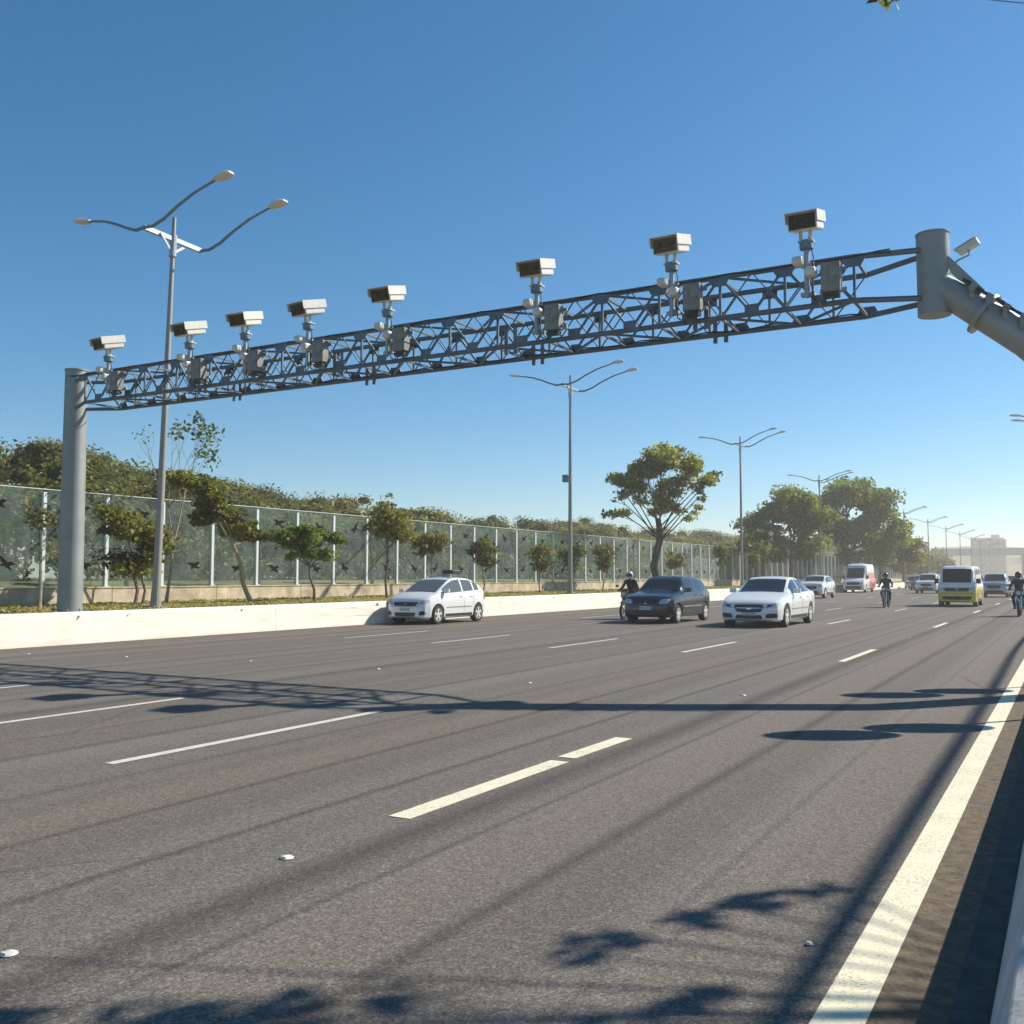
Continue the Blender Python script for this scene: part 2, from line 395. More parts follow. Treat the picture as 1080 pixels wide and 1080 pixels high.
while y > YA: b.add([(-3.65,y,.004),(-3.49,y,.004),(-3.49,y+3.4,.004),(-3.65,y+3.4,.004)], [(0,1,2,3)]); y -= 12.95
tag(b.build('lane_markings', M['line_yw']), kind='structure')
dashes('lane_markings', -6.54, .11, 5.2, M['line_w'])
dashes('lane_markings', -9.28, .10, 4.95, M['line_w'])
dashes('lane_markings', -12.17, .09, 4.95, M['line_w'])
dashes('lane_markings', -14.95, .09, 5.4, M['line_w'])

# road studs
for i, (x, y, s, lb) in enumerate([(-3.6, 2.43, .055, 'white road stud nearest the lower left corner of the picture'), (-3.57, 3.94, .06, 'white road stud just before the nearest cream lane dash'),
        (-6.48, 11.9, .06, 'white road stud just above the long straight shadow, in the middle of the picture'), (-9.5, 12.5, .06, 'white road stud just beyond the lattice shadow'), (-3.54, 11.95, .06, 'white road stud just beyond the solid straight shadow, right of centre'),
        (-14.89, 12.15, .05, 'white road stud on the far left, beyond the lattice shadow, in the fifth lane line'), (-17.03, 11.7, .05, 'road stud at the foot of the white barrier, far left'),
        (-12.3, 12.6, .05, 'white road stud beyond the lattice shadow under the left lamp post'), (-3.4, 25., .05, 'white road stud in the gap between the farther cream dashes'), (-.95, 4.05, .024, 'small pale stud beside the solid edge line')]):
    s *= .62; b = MB(); b.lathe([(.004, s), (.008, s*.9), (.013, s*.6), (.014, 0)], (0,0,0), 'z', 14)
    b.box((0, -s*.55, .009), (s*.9, .012, .012))
    o = b.build('road_stud', M['stud'], smooth=True); o.location = (x, y, 0); tag(o, lb, 'road stud', 'studs set into the lane lines')

# ------------------------------------------------------------------ gantry
GY = 14.6
def gantry():
    root = empty('camera_gantry', (-20.5, GY+.5, 0))
    tag(root, 'blue-grey steel lattice gantry spanning the whole road from a round column to a bent tube', 'gantry')
    W = lambda o: (setattr(o, 'location', -Vector(root.location)), o)[1]
    yc = GY+.5
    xl, xr = -20.5, -1.6; zt, zb = 6.06, 5.42; yf, yb = GY, GY+1.0
    c = MB(); c.tube([(xl, yc, -.05), (xl, yc, 6.33)], [.285, .25], 20); c.tube([(xl, yc, 6.33), (xl, yc, 6.36)], [.27, .27], 20)
    W(c.build('column', M['column'], root, True))
    c = MB(); c.tube([(xl, yc, .6), (xl, yc, .64)], [.42, .42], 20)
    for k in range(8): c.tube([(xl+.35*math.cos(k*.785), yc+.35*math.sin(k*.785), .64), (xl+.35*math.cos(k*.785), yc+.35*math.sin(k*.785), .70)], .025, 6)
    W(c.build('base_plate', M['column'], root))
    c = MB(); c.tube([(xr, yc, 5.18), (xr, yc, 6.36)], .225, 24); c.tube([(xr, yc, 6.36), (xr, yc, 6.375)], [.235, .235], 24)
    W(c.build('head_tube', M['column'], root, True))
    # bent support: vertical column off to the right, elbow, sloping arm up to the head tube
    xb, yb2 = .78, yc-.05
    pts = [(xb, yb2, -.05), (xb, yb2, 3.2)]
    for k in range(1, 6):
        a = k/6; pts.append((xb-.42*a*a, yb2, 3.2+.62*(a-.25*a*a)*1.2))
    pts += [(-.42, yc-.02, 4.66), (xr+.06, yc, 5.60)]
    c = MB(); c.tube(pts, [.26]*2+[.25]*5+[.23, .205], 24); W(c.build('bent_column', M['column'], root, True, angle=50))
    c = MB()
    for s in (-1, 1):
        c.add([(xr+.15, yc+s*.05, 6.0), (xr+.22, yc+s*.05, 6.0), (xr+.50, yc+s*.05, 5.52), (xr+.15, yc+s*.05, 5.6)], [(0,1,2,3)])
    d = MB()
    for s in (-.08, .08): d.bar((xr+.15, yc+s, 5.98), (xr+.62, yc+s, 5.40), .014, .12)
    W(d.build('gusset', M['column'], root))
    c = MB(); c.tube([(xr+.62, yc, 5.135), (xr+.66, yc, 5.10)], .31, 24); W(c.build('flange', M['column'], root))
    # chords: straight from column to head tube, closing in on the tubes at both ends
    for (yy, zz) in ((yf, zt), (yb, zt), (yf, zb), (yb, zb)):
        c = MB()
        y0 = yc+(yy-yc)*.25; ze = zz
        c.tube([(xl+.2, y0, zz), (xl+1.0, yy, zz), (xr-1.0, yy, zz), (xr-.15, yc+(yy-yc)*.3, zz+(.06 if zz == zt else 0))], .042, 10)
        W(c.build('chord', M['truss'], root, True))
    n = 17; xs = [xl+1.0+(xr-1.0-xl-1.0)*k/n for k in range(n+1)]
    hb = (xs[1]-xs[0])/2
    for k, x in enumerate(xs):
        for yy in (yf, yb):
            x_ = x+(hb if yy == yb else 0)
            if k == n and yy == yb: continue
            c = MB(); c.bar((x_, yy, zb), (x_, yy, zt), .036, .036); W(c.build('strut', M['truss'], root))
        for zz in (zt, zb):
            c = MB(); c.bar((x, yf, zz), (x, yb, zz), .038, .038); W(c.build('cross_bar', M['truss'], root))
        for (yy, zz, s) in ((yf, zt, -1), (yb, zb, 1)):
            g = MB()
            sgn = -1 if zz == zt else 1
            g.add([(x-.19, yy+s*.048, zz), (x+.19, yy+s*.048, zz), (x+.10, yy+s*.048, zz+sgn*.16), (x-.10, yy+s*.048, zz+sgn*.16)]+
                  [(x-.19, yy+s*.06, zz), (x+.19, yy+s*.06, zz), (x+.10, yy+s*.06, zz+sgn*.16), (x-.10, yy+s*.06, zz+sgn*.16)],
                  [(0,1,2,3),(4,7,6,5),(0,4,5,1),(1,5,6,2),(2,6,7,3),(3,7,4,0)])
            W(g.build('gusset_plate', M['truss'], root))
        if k < n:
            x2 = xs[k+1]; xm = (x+x2)/2
            for yy in (yf, yb):
                za_, zb_ = (zt, zb) if yy == yf else (zb, zt)
                c = MB(); c.bar((x, yy, za_), (xm, yy, zb_), .034, .034); c.bar((xm, yy, zb_), (x2, yy, za_), .034, .034)
                c.bar((x, yy, zb_), (xm, yy, za_), .018, .018); c.bar((xm, yy, za_), (x2, yy, zb_), .018, .018)
                if yy == yf: c.box((xm, yy-.03, zb+.07), (.22, .012, .15))
                else: c.box((xm, yy+.03, zt-.07), (.24, .012, .16))
                W(c.build('diagonal_brace', M['truss'], root))
            for zz in (zt, zb):
                a, bb = ((yf, yb) if k % 2 else (yb, yf))
                c = MB(); c.bar((x, a, zz), (x2, bb, zz), .034, .034)
                W(c.build('plan_brace', M['truss'], root))
    for xx in (-15.75, -12.1, -8.3, -4.9):
        for s in (-.09, .09):
            for yy in (yf, yb): c = MB(); c.bar((xx+s, yy, zb-.14), (xx+s, yy, zb+.30), .07, .03); W(c.build('splice_plate', M['truss'], root))
    for (yy, zz, r_, ph) in ((yf-.06, zt+.02, .013, 0), (yf+.06, zt+.05, .010, 1.3), (yb-.05, zb+.05, .012, 2.1)):
        c = MB(); c.tube([(xl+.4+(xr-.9-xl)*q/120, yy+.012*math.sin(q*.9+ph), zz-.035*abs(math.sin(q*.42+ph))) for q in range(121)], r_, 5)
        W(c.build('cable', M['black'], root, True))
    for q, cx_ in enumerate((-18.55, -16.0, -14.42, -12.75, -10.85, -7.73, -5.32, -3.24)):
        for e in (0, 1):
            c = MB(); c.tube([(cx_+.28+.05*e, yf-.16, 5.52), (cx_+.22, yf-.2, 5.40-.05*e), (cx_+.1, yf-.17, 5.47), (cx_+.05+.03*e, yf-.14, 5.8), (cx_+.10, yf-.14, 6.1), (cx_+.04, yf-.15, 6.42)], .009, 5)
            W(c.build('camera_cable', M['black'], root, True))
    # cable runs with clamps along the arm
    c = MB()
    A0, A1 = Vector((-1.30, yc-.10, 5.63)), Vector((.06, yc-.10, 4.50))
    for s in (0, .06):
        c.tube([A0+(A1-A0)*t+Vector((.10, s-.08, -.02+.015*math.sin(t*22+s*40))) for t in [i/14 for i in range(15)]], .018, 6)
    W(c.build('cable', M['black'], root, True))
    for t in (.12, .27, .42, .57):
        p = A0+(A1-A0)*t+Vector((.06, -.04, -.03)); c = MB(); c.box(p, (.09, .2, .10), Matrix.Rotation(R(38), 3, 'Y')); c.box(p+Vector((-.02, -.11, -.10)), (.05, .03, .14)); W(c.build('cable_clamp', M['box_grey'], root))
    return root
gantry()

# lane cameras on the truss
def lane_camera():
    root = empty('lane_camera')
    b = MB(); b.box((0, 0, 0), (.42, .50, .25)); h = b.build('housing', M['white_metal'], root, bevel=.02); h.location = (0, -.12, .62); h.rotation_euler = (R(15), 0, 0)
    b = MB(); b.box((0, .0, .135), (.46, .60, .014)); b.box((-.225, 0, .06), (.012, .6, .15)); b.box((.225, 0, .06), (.012, .6, .15)); o = b.build('sun_hood', M['white_metal'], h)
    b = MB(); b.box((0, -.253, 0), (.38, .012, .21)); b.build('window', M['dark_glass'], h)
    for lx, lr_ in ((-.09, .05), (.09, .04)):
        b = MB(); b.lathe([(-.275, lr_*.85), (-.262, lr_), (-.26, 0)], (lx, 0, 0), 'y', 16); b.build('lens', M['black'], h, True)
    b = MB(); b.tube([(-.08, -.1, .52), (-.08, -.1, .33)], .028, 8); b.tube([(.06, -.1, .52), (.06, -.1, .33)], .028, 8); b.box((0, -.1, .33), (.22, .16, .02)); b.build('bracket', M['white_metal'], root)
    b = MB(); b.lathe([(.20, .05), (.22, .10), (.34, .10), (.36, .05)], (0, -.1, 0), 'z', 14); b.box((0, -.1, .3), (.16, .14, .06)); b.build('tilt_joint', M['steel'], root, True)
    b = MB(); b.tube([(0, -.1, -.50), (0, -.1, .22)], .04, 10); b.box((.0, -.03, .0), (.2, .12, .05)); b.box((.0, -.03, -.44), (.2, .12, .05)); b.build('mast', M['galv'], root, True)
    h2 = MB(); h2.box((-.10, -.20, .02), (.15, .22, .12)); h2.build('flash_unit', M['white_metal'], root, bevel=.03)
    h2 = MB(); h2.box((.08, -.20, -.16), (.15, .20, .13)); h2.build('flash_unit', M['white_metal'], root, bevel=.03)
    return root
cam0 = lane_camera()
ordn = ['leftmost', 'second from the left', 'third from the left', 'fourth from the left', 'fifth from the left', 'sixth from the left', 'second from the right', 'rightmost']
cxs = [-18.55, -16.0, -14.42, -12.75, -10.85, -7.73, -5.32, -3.24]
def cab():
    root = empty('equipment_cabinet')
    b = MB(); b.box((0, 0, 0), (.27, .18, .42)); b.build('case', M['box_grey'], root, bevel=.012)
    b = MB(); b.box((0, -.097, 0), (.23, .012, .37)); b.box((.09, -.107, 0), (.025, .014, .07)); b.build('door', M['box_grey'], root)
    b = MB(); b.box((0, 0, -.26), (.22, .12, .06)); b.build('cable_gland', M['black'], root)
    for zz in (.15, -.15):
        b = MB(); b.box((0, .12, zz), (.38, .035, .05)); b.build('mounting_rail', M['galv'], root)
    return root
cb0 = cab()
for i, x in enumerate(cxs):
    o = cam0 if i == 0 else copy_tree(cam0); o.location = (x, GY-.03, 6.02); o.rotation_euler = (0, 0, R([-6, -3, 4, -8, 3, 2, -2, 0][i]))
    tag(o, 'white box camera with a dark front window on the gantry, %s' % ordn[i], 'camera', 'lane cameras standing on the gantry truss')
    o = cb0 if i == 0 else copy_tree(cb0); o.location = (x+.36, GY-.20, 5.74)
    tag(o, 'grey cabinet hung on the lattice beside the gantry camera %s' % {'leftmost': 'farthest left', 'rightmost': 'farthest right'}.get(ordn[i], ordn[i]), 'cabinet', 'equipment cabinets hung on the gantry truss')
root = tag(empty('surveillance_camera', (-1.42, GY+.42, 5.86)), 'small pale bullet camera on an arm beside the head of the gantry, far right', 'camera')
b = MB(); b.tube([(0,0,-.05), (.16, -.02, .05), (.30, -.02, .10), (.30,-.02,.18)], .015, 8); b.build('arm', M['galv'], root, True)
b = MB(); b.box((0,0,0), (.12, .28, .09)); b.box((0,-.02,.058), (.15,.33,.010)); h = b.build('housing', M['white_metal'], root, bevel=.012); h.location = (.30, -.02, .22); h.rotation_euler = (R(24), 0, R(-100))
b = MB(); b.box((0,-.143,0), (.09,.01,.065)); b.build('window', M['dark_glass'], h)

# ------------------------------------------------------------------ street lamps
def lamp(mirror=1, H=10.85):
    root = empty('street_lamp')
    b = MB(); b.tube([(0,0,-.05), (0,0,H*.55), (0,0,H)], [.115, .085, .055], 12); b.build('pole', M['pole'], root, True)
    b = MB(); b.box((0,0,.03), (.45,.45,.06)); b.tube([(0,0,.06),(0,0,.5)], [.15,.125], 12); b.build('base', M['pole'], root)
    zb = H-.62
    b = MB(); b.bar((0,-1.0,zb), (0,1.0,zb), .09, .13); b.bar((.07,-.5,zb+.02), (.0,0,zb-.40), .02, .07); b.bar((.0,.5,zb-.02), (0,0,zb-.40), .02, .07)
    b.tube([(0,0,zb-.5),(0,0,zb+.12)], .10, 12); b.build('bracket', M['galv'], root)
    def arm(y, s, L, rise):
        p = [(0,y,zb), (s*.35*L/2.7,y,zb-.03), (s*.8*L/2.7,y,zb+.10), (s*1.3*L/2.7,y,zb+.10+rise*.32), (s*1.9*L/2.7,y,zb+.10+rise*.62), (s*L*.93,y,zb+.05+rise*.88), (s*L,y,zb+rise)]
        b = MB(); b.tube(p, [.045,.045,.042,.04,.036,.032,.03], 8); a = b.build('arm', M['steel'], root, True)
        q = p[-1]
        l = MB(); cx = q[0]+s*.26; cz = q[2]+.05
        # wedge shaped luminaire head
        prof = [(-.30,.05,.035), (-.22,.10,.05), (0,.15,.07), (.22,.15,.06), (.32,.10,.03)]
        vs = []; 
        for (u, hw, hh) in prof:
            for (aa, bb) in ((-1,-.6),(1,-.6),(1,.2),(.6,1),(-.6,1),(-1,.2)): vs.append((cx+s*u, y+aa*hw, cz+bb*hh+u*.12))
        fs = [(i*6+k, i*6+(k+1)%6, (i+1)*6+(k+1)%6, (i+1)*6+k) for i in range(4) for k in range(6)]+[tuple(range(6)), tuple(24+k for k in range(6))]
        l.add(vs, fs); l.build('luminaire', M['white_metal'], a, True)
    arm(-1.0, mirror, 2.6, .78); arm(1.0, mirror, 2.6, .78); arm(-1.0, -mirror, 2.3, .58)
    return root
lp0 = lamp()
ly = [18.45, 43.7, 72.8, 99.5, 128., 156, 184, 212, 240, 268, 296, 330]
lw = ['nearest, just right of the left gantry column', 'rising behind the white car, left of the tall tree', 'right of the lone tall tree', 'rising out of the tree cluster, left of its top', 'behind the big tree cluster, its arm showing right of it', 'sixth along the row, just right of the trees',
      'seventh along the row', 'eighth along the row', 'ninth along the row', 'tenth along the row', 'eleventh along the row', 'farthest in the row']
for i, y in enumerate(ly):
    o = lp0 if i == 0 else copy_tree(lp0)
    o.location = (-21.5, y, .60); o.rotation_euler = (R(-1.8) if i == 0 else 0, R(.3) if i == 1 else 0, R([0, 3, -4, 5, 0, 3, -3, 2, 0, 4, 0, 0][i]))
    if i == 2: o.scale = (1, 1, 1.05)
    tag(o, 'three-armed grey street lamp, '+lw[i], 'street lamp', 'street lamps in the verge behind the barrier')
lr = lamp(-1, 9.95)
for i, y in enumerate([62., 104., 146., 188., 230.]):
    o = lr if i == 0 else copy_tree(lr); o.location = (.42, y, .20)
    tag(o, 'street lamp on the right pavement, %s' % ['its luminaire tip entering the right edge of the picture', 'second along that side', 'third along that side', 'fourth along that side', 'farthest along that side'][i], 'street lamp', 'street lamps on the right pavement')
# small box strapped to the second pole
root = tag(empty('pole_box', (-21.5, 43.7, 6.3)), 'small grey control box strapped to the pole of the second street lamp', 'control box')
b = MB(); b.box((-.22, -.02, 0), (.26, .24, .36)); b.build('case', M['steel'], root, bevel=.01)
for zz in (.1, -.1):
    b = MB(); b.box((-.02, 0, zz), (.24, .26, .03)); b.build('strap', M['galv'], root)

# ------------------------------------------------------------------ glass fence with bird decals
FX = -27.2
slb = MB(); secs = [(FX+.12, .4), (FX+.10, 1.06), (FX+.13, 1.08), (FX+.13, 1.12), (FX-.13, 1.12), (FX-.12, .4)]
y = 8.
while y < 232:
    n = y+4.5; k = len(secs)
    vs = [(a, y+.012, c) for a, c in secs]+[(a, n-.012, c) for a, c in secs]
    slb.add(vs, [(i, i+1, k+i+1, k+i) for i in range(k-1)]+[tuple(range(k)), tuple(range(k, 2*k))]); y = n
tag(slb.build('low_wall', M['stone']), 'low stained ochre concrete wall under the glass fence', 'wall')
fence = tag(empty('glass_fence', (FX, 10, 1.12)), 'tall transparent glass noise fence with white posts and black bird silhouettes', 'fence')
SP = 2.26
pb = MB(); pb.box((0, 0, 1.45), (.12, .11, 2.9)); pb.box((0, 0, .02), (.22, .2, .03)); post0 = pb.build('post', M['post_white'], fence)
gb = MB(); gb.box((0, SP/2, 1.50), (.014, SP-.08, 2.96)); pan0 = gb.build('glass_panel', M['glass_panel'], fence)
def bird(v):
    P = [(-.30,.02),(-.16,.10),(-.05,.06),(.02,.12),(.14,.20),(.30,.22),(.18,.12),(.10,.03),(.20,-.03),(.12,-.06),(.02,-.05),(-.06,-.12),(-.22,-.17),(-.12,-.05),(-.20,-.01)]
    if v: P = [(-a, b) for a, b in P]
    b = MB(); n = len(P); b.add([(.009, a, c) for a, c in P]+[(.013, a, c) for a, c in P], [tuple(range(n)), tuple(range(n, 2*n))]+[(i, (i+1)%n, n+(i+1)%n, n+i) for i in range(n)])
    return b.build('bird_decal', M['bird'])
bd = [bird(0), bird(1)]
rnd = random.Random(3); usedb = [0, 0]
NP = 97
for i in range(NP+1):
    p = post0 if i == 0 else post0.copy()
    if i: COL.objects.link(p); p.parent = fence
    p.location = (0, i*SP, 0)
    if i == NP: break
    g = pan0 if i == 0 else pan0.copy()
    if i: COL.objects.link(g); g.parent = fence
    g.location = (0, i*SP, 0)
    if i < 49:
        for (yy, zz) in ((.75+rnd.random()*.7, 2.35+rnd.random()*.15), (.7+rnd.random()*.8, .62+rnd.random()*.1)):
            v = rnd.randrange(2); q = bd[v] if not usedb[v] else bd[v].copy()
            if usedb[v]: COL.objects.link(q)
            usedb[v] = 1; q.parent = g; q.location = (0, yy, zz); q.rotation_euler = (R(rnd.uniform(-25, 25)), 0, 0)
tb = MB(); tb.box((0, NP*SP/2, 2.99), (.04, NP*SP, .022)); tb.build('top_rail', M['post_white'], fence)

# ------------------------------------------------------------------ foliage
def leaves(name, centers, radii, n, size, m, parent=None, seed=0, flat=.6, aspect=1.6, droop=0., shell=0., soft=False, grp=1):
    rg = np.random.default_rng(seed); C = np.asarray(centers, float); Rr = np.asarray(radii, float)
    if Rr.ndim == 1: Rr = np.repeat(Rr[:, None], 3, 1)
    wt = (Rr[:, 0]*Rr[:, 1]*Rr[:, 2])**(2/3); wt /= wt.sum()
    k = rg.choice(len(C), n, p=wt)
    d = rg.normal(size=(n, 3)); d /= np.linalg.norm(d, axis=1)[:, None]
    r = rg.random(n)**(1/3.) if not shell else (1-shell*rg.random(n)**1.5)
    if soft: p = C[k]+np.clip(rg.normal(size=(n, 3)), -2.1, 2.1)*Rr[k]*.60
    else: p = C[k]+d*r[:, None]*Rr[k]*(1+rg.normal(size=(n,1))*.10)
    nrm = d*.5+rg.normal(size=(n, 3))*.6+np.array([0, 0, flat]); nrm /= np.linalg.norm(nrm, axis=1)[:, None]
    a = np.cross(nrm, rg.normal(size=(n, 3))); a /= np.linalg.norm(a, axis=1)[:, None]
    b = np.cross(nrm, a); s = size*(.55+rg.random(n)*.9)
    a *= (s*aspect/2)[:, None]; b *= (s/2)[:, None]
    V = np.empty((n, 4, 3)); V[:, 0] = p-a; V[:, 1] = p-b*.9+a*.1; V[:, 2] = p+a; V[:, 3] = p+b*.9+a*.1
    V[:, 2, 2] -= droop*s; 
    me = bpy.data.meshes.new(name); me.vertices.add(4*n); me.vertices.foreach_set('co', V.ravel())
    me.loops.add(4*n); me.loops.foreach_set('vertex_index', np.arange(4*n, dtype=np.int32))
    me.polygons.add(n); me.polygons.foreach_set('loop_start', np.arange(0, 4*n, 4, dtype=np.int32))
    at = me.attributes.new('rnd', 'FLOAT', 'FACE'); tv = rg.random(len(C)//grp+2); at.data.foreach_set('value', (.5*rg.random(n)+.5*tv[k//grp]).astype(np.float32))
    me.materials.append(m); me.update(calc_edges=True); me.validate()
    o = bpy.data.objects.new(name, me); COL.objects.link(o)
    if parent: o.parent = parent
    return o
def tree(name, label, x, y, z0, lobes, trunk, tr, n, size, leaf, bark, cat='tree', group=None, seed=0, nclump=40, csize=.55, stems=1, fork=.45, bare=0., lean=(0,0), shellc=0., branch_r=1., rot=False, wide=1.):
    """lobes: (dx,dy,z,rx,ry,rz) above the base; trunk: height of the fork; clumps of leaves sit at limb ends"""
    rg = random.Random(seed); root = tag(empty(name, (x, y, z0)), label, cat, group)
    if rot: lobes = [(L[1]*.93-L[0]*.36, L[1]*.36+L[0]*.93, L[2], L[4]*wide, L[3], L[5]) for L in lobes]; lobes = [(L[0]*wide, L[1])+tuple(L[2:]) for L in lobes]
    T = MB(); tips = []; C = []; CR = []
    F = Vector((lean[0], lean[1], trunk))
    wob = Vector((rg.uniform(-.05,.05), rg.uniform(-.05,.05), 0))*trunk
    for s in range(stems):
        off = Vector((rg.uniform(-.25,.25), rg.uniform(-.25,.25), 0))*(s > 0)
        T.tube([off+Vector((0,0,-.1)), off+F*.33+wob, off+F*.7-wob*.5, off*.6+F], [tr*1.15, tr*.95, tr*.8, tr*.62], 8)
    vol = [l[3]*l[4]*l[5] for l in lobes]; tot = sum(vol)
    for li, L in enumerate(lobes):
        c = Vector((L[0], L[1], L[2])); nl = max(2, round(nclump*vol[li]/tot))
        st = F*(rg.uniform(.60, 1.) if len(lobes) > 7 and branch_r > .5 else rg.uniform(.94, 1.)) if L[2] > trunk*.8 else F*max(.4, (L[2]-.6*L[5])/trunk)
        mid = st.lerp(c, .55)+Vector((rg.uniform(-.1,.1), rg.uniform(-.1,.1), .05))*L[3]
        r1 = tr*.5*branch_r
        T.tube([st, st.lerp(mid, .5)+Vector((0,0,-.04*L[5])), mid, c], [r1, r1*.8, r1*.62, r1*.4], 6)
        for k in range(nl):
            d = Vector((rg.gauss(0,1), rg.gauss(0,1), rg.gauss(0,1))).normalized(); rr = (rg.random()**.45)*(1-csize*.35)
            e = c+Vector((d.x*L[3], d.y*L[4], d.z*L[5]))*rr
            b0 = mid.lerp(c, rg.random())
            m2 = b0.lerp(e, .5)+Vector((rg.uniform(-.08,.08), rg.uniform(-.08,.08), rg.uniform(0,.12)))*L[3]
            T.tube([b0, m2, e], [r1*.36, r1*.24, r1*.10], 5)
            if rg.random() < bare: 
                for q in range(3):
                    T.tube([e, e+Vector((rg.uniform(-.3,.3), rg.uniform(-.3,.3), rg.uniform(.1,.5)))], [r1*.1, r1*.04], 4)
                continue
            q = csize*min(L[3], L[4], L[5])*rg.uniform(.6, 1.15); C.append(tuple(e)); CR.append((q*1.3, q*1.3, q*.7))
    T.build('trunk', bark, root, True)
    if C: leaves('crown', C, CR, int(n*.8), size*1.12, leaf, root, seed, shell=shellc, soft=True)
    return root
Lf = M
# verge trees, left to right
tree('sapling', 'thin pale sapling with a few leaves at the left edge, before the glass fence', -24.2, 16.9, .6, [(0,0,2.4,.45,.45,.45), (.25,.3,1.7,.3,.4,.3)], 1.9, .045, 420, .07, Lf['leaf_scrub'], M['bark_pale'], seed=1, nclump=12, bare=.3, group='young trees in the verge')
tree('young_tree', 'dark leafy young tree between the gantry column and the nearest lamp pole', -24.2, 20.0, .6, [(-.2,-.5,2.45,.75,.8,.5), (.1,.2,2.0,.8,.9,.6), (0,-.1,1.2,.6,.7,.55), (.2,-.9,2.1,.5,.5,.3)], 1.3, .04, 3800, .095, Lf['leaf_olive'], M['bark'], seed=2, nclump=26, stems=3, group='young trees in the verge')
# leaning tree: low leafy limb to the left, bare twigs on top
tree('leaning_tree', 'leaning tree with bare twigs on top and layered leafy boughs right of the nearest lamp', -24.0, 24.6, .6,
     [(-.2,-2.6,3.9,.8,.9,.45), (0,-2.2,3.3,.8,.9,.40), (0,-1.5,2.9,.8,1.0,.40), (0,-.7,2.45,.8,1.1,.38), (.2,.3,2.2,.8,1.0,.34)], 1.9, .075, 7600, .10, Lf['leaf_olive'], M['bark_pale'], seed=4, nclump=34, lean=(0,-.9), group='young trees in the verge')
root = tag(empty('bare_tree', (-25.6, 22.4, .6)), 'nearly bare tree whose twigs carry a few dark leaf tufts above the glass fence', 'tree')
rg = random.Random(12); T = MB(); C = []
def bough(p, d, L, r, dep):
    q = p+d*L; m_ = p.lerp(q, .5)+Vector((rg.uniform(-.06,.06), rg.uniform(-.06,.06), 0))*L
    T.tube([p, m_, q], [r, r*.8, r*.6], 5 if dep else 7)
    if dep >= 5: C.append(tuple(q)); return
    for _ in range(2 if dep != 1 else 3):
        nd = (d+Vector((rg.uniform(-.5,.5), rg.uniform(-.6,.6), rg.uniform(-.1,.35)))).normalized(); bough(q, nd, L*rg.uniform(.62,.85), r*.6, dep+1)
bough(Vector((0,0,0)), Vector((.0,.12,1)).normalized(), 1.85, .06, 0)
T.build('trunk', M['bark_pale'], root, True)
C = [c for c in C if rg.random() < .5]
leaves('crown', C, [.26]*len(C), 330, .10, Lf['leaf_dark'], root, 5, soft=True)
tree('young_tree', 'small round tree with bright green leaves on a thin leaning stem', -23.0, 26.6, .6, [(0,-1.0,2.2,.9,.75,.40), (.1,.2,2.35,.8,.7,.35), (0,-.2,1.75,.8,.8,.35), (0,1.0,1.65,.6,.6,.35), (0,-1.7,2.4,.6,.55,.22), (.2,.7,2.1,.5,.5,.3), (-.3,-.7,1.5,.5,.5,.2)], 1.2, .05, 6200, .09, Lf['leaf_bright'], M['bark'], seed=6, nclump=30, group='young trees in the verge', lean=(0,-.3))
tree('young_tree', 'taller young tree with loose yellowish leaves and a staked stem, left of the white car', -23.6, 31.6, .6, [(0,0,3.2,.8,.9,.7), (0,-.7,2.6,.6,.7,.4), (.1,.5,2.5,.7,.7,.5), (0,.1,3.8,.4,.5,.35)], 2.0, .05, 4200, .09, Lf['leaf_olive'], M['bark'], seed=7, nclump=28, group='young trees in the verge')
tree('young_tree', 'small round tree with orange-green leaves just behind the white car', -24.2, 35.6, .6, [(0,0,2.35,.8,.85,.55), (0,-.5,2.1,.5,.5,.4), (0,.5,2.2,.5,.5,.4)], 1.6, .035, 3000, .09, Lf['leaf_yellow'], M['bark'], seed=8, nclump=22, group='young trees in the verge')
for i, (x, y, hh, lb, lf) in enumerate([(-31.5, 19.0, 3.2, 'dark leafy tree seen through the glass at the far left edge', 'leaf_dark'), (-32.5, 26.5, 3.4, 'dull green tree seen through the glass right of the nearest lamp', 'leaf_olive'), (-31.8, 33.0, 3.0, 'dark tree seen through the glass behind the bright green tree', 'leaf_dark'),
        (-32.0, 41.5, 3.3, 'olive tree seen through the glass above the white compact hatchback', 'leaf_scrub'), (-32.5, 52.0, 3.4, 'dark tree seen through the glass left of the second lamp pole', 'leaf_dark'), (-32.0, 60.0, 3.2, 'green tree seen through the glass right of the second lamp pole', 'leaf_green'), (-32.5, 74.0, 3.6, 'dark tree seen through the glass behind the lone tall tree', 'leaf_dark')]):
    tree('park_tree', lb, x, y, 1.0, [(0,0,hh-.6,1.0,1.1,.7), (.2,.9,hh-1.3,.8,.9,.6), (-.1,-.9,hh-1.2,.8,.9,.6)], 1.2, .09, 2600, .13, Lf[lf], M['bark_dark'], seed=90+i, nclump=26, group='trees just behind the glass fence')
sp = [(39.9, 'thin-stemmed young tree with sparse dull leaves right of the white car', 'leaf_scrub', 2.6), (45.6, 'slim young tree just right of the second lamp pole', 'leaf_olive', 2.5), (49.5, 'slim young tree midway between the second lamp and the motorcyclist by the barrier', 'leaf_dark', 2.7),
      (53.5, 'slim young tree behind the motorcyclist by the barrier', 'leaf_olive', 2.6), (66, 'slim young tree seen right of the lone tall tree', 'leaf_yellow', 2.7), (76, 'slim young tree right of the third lamp pole', 'leaf_dark', 3.2), (85, 'slim young tree behind the white saloon car', 'leaf_olive', 3.0)]
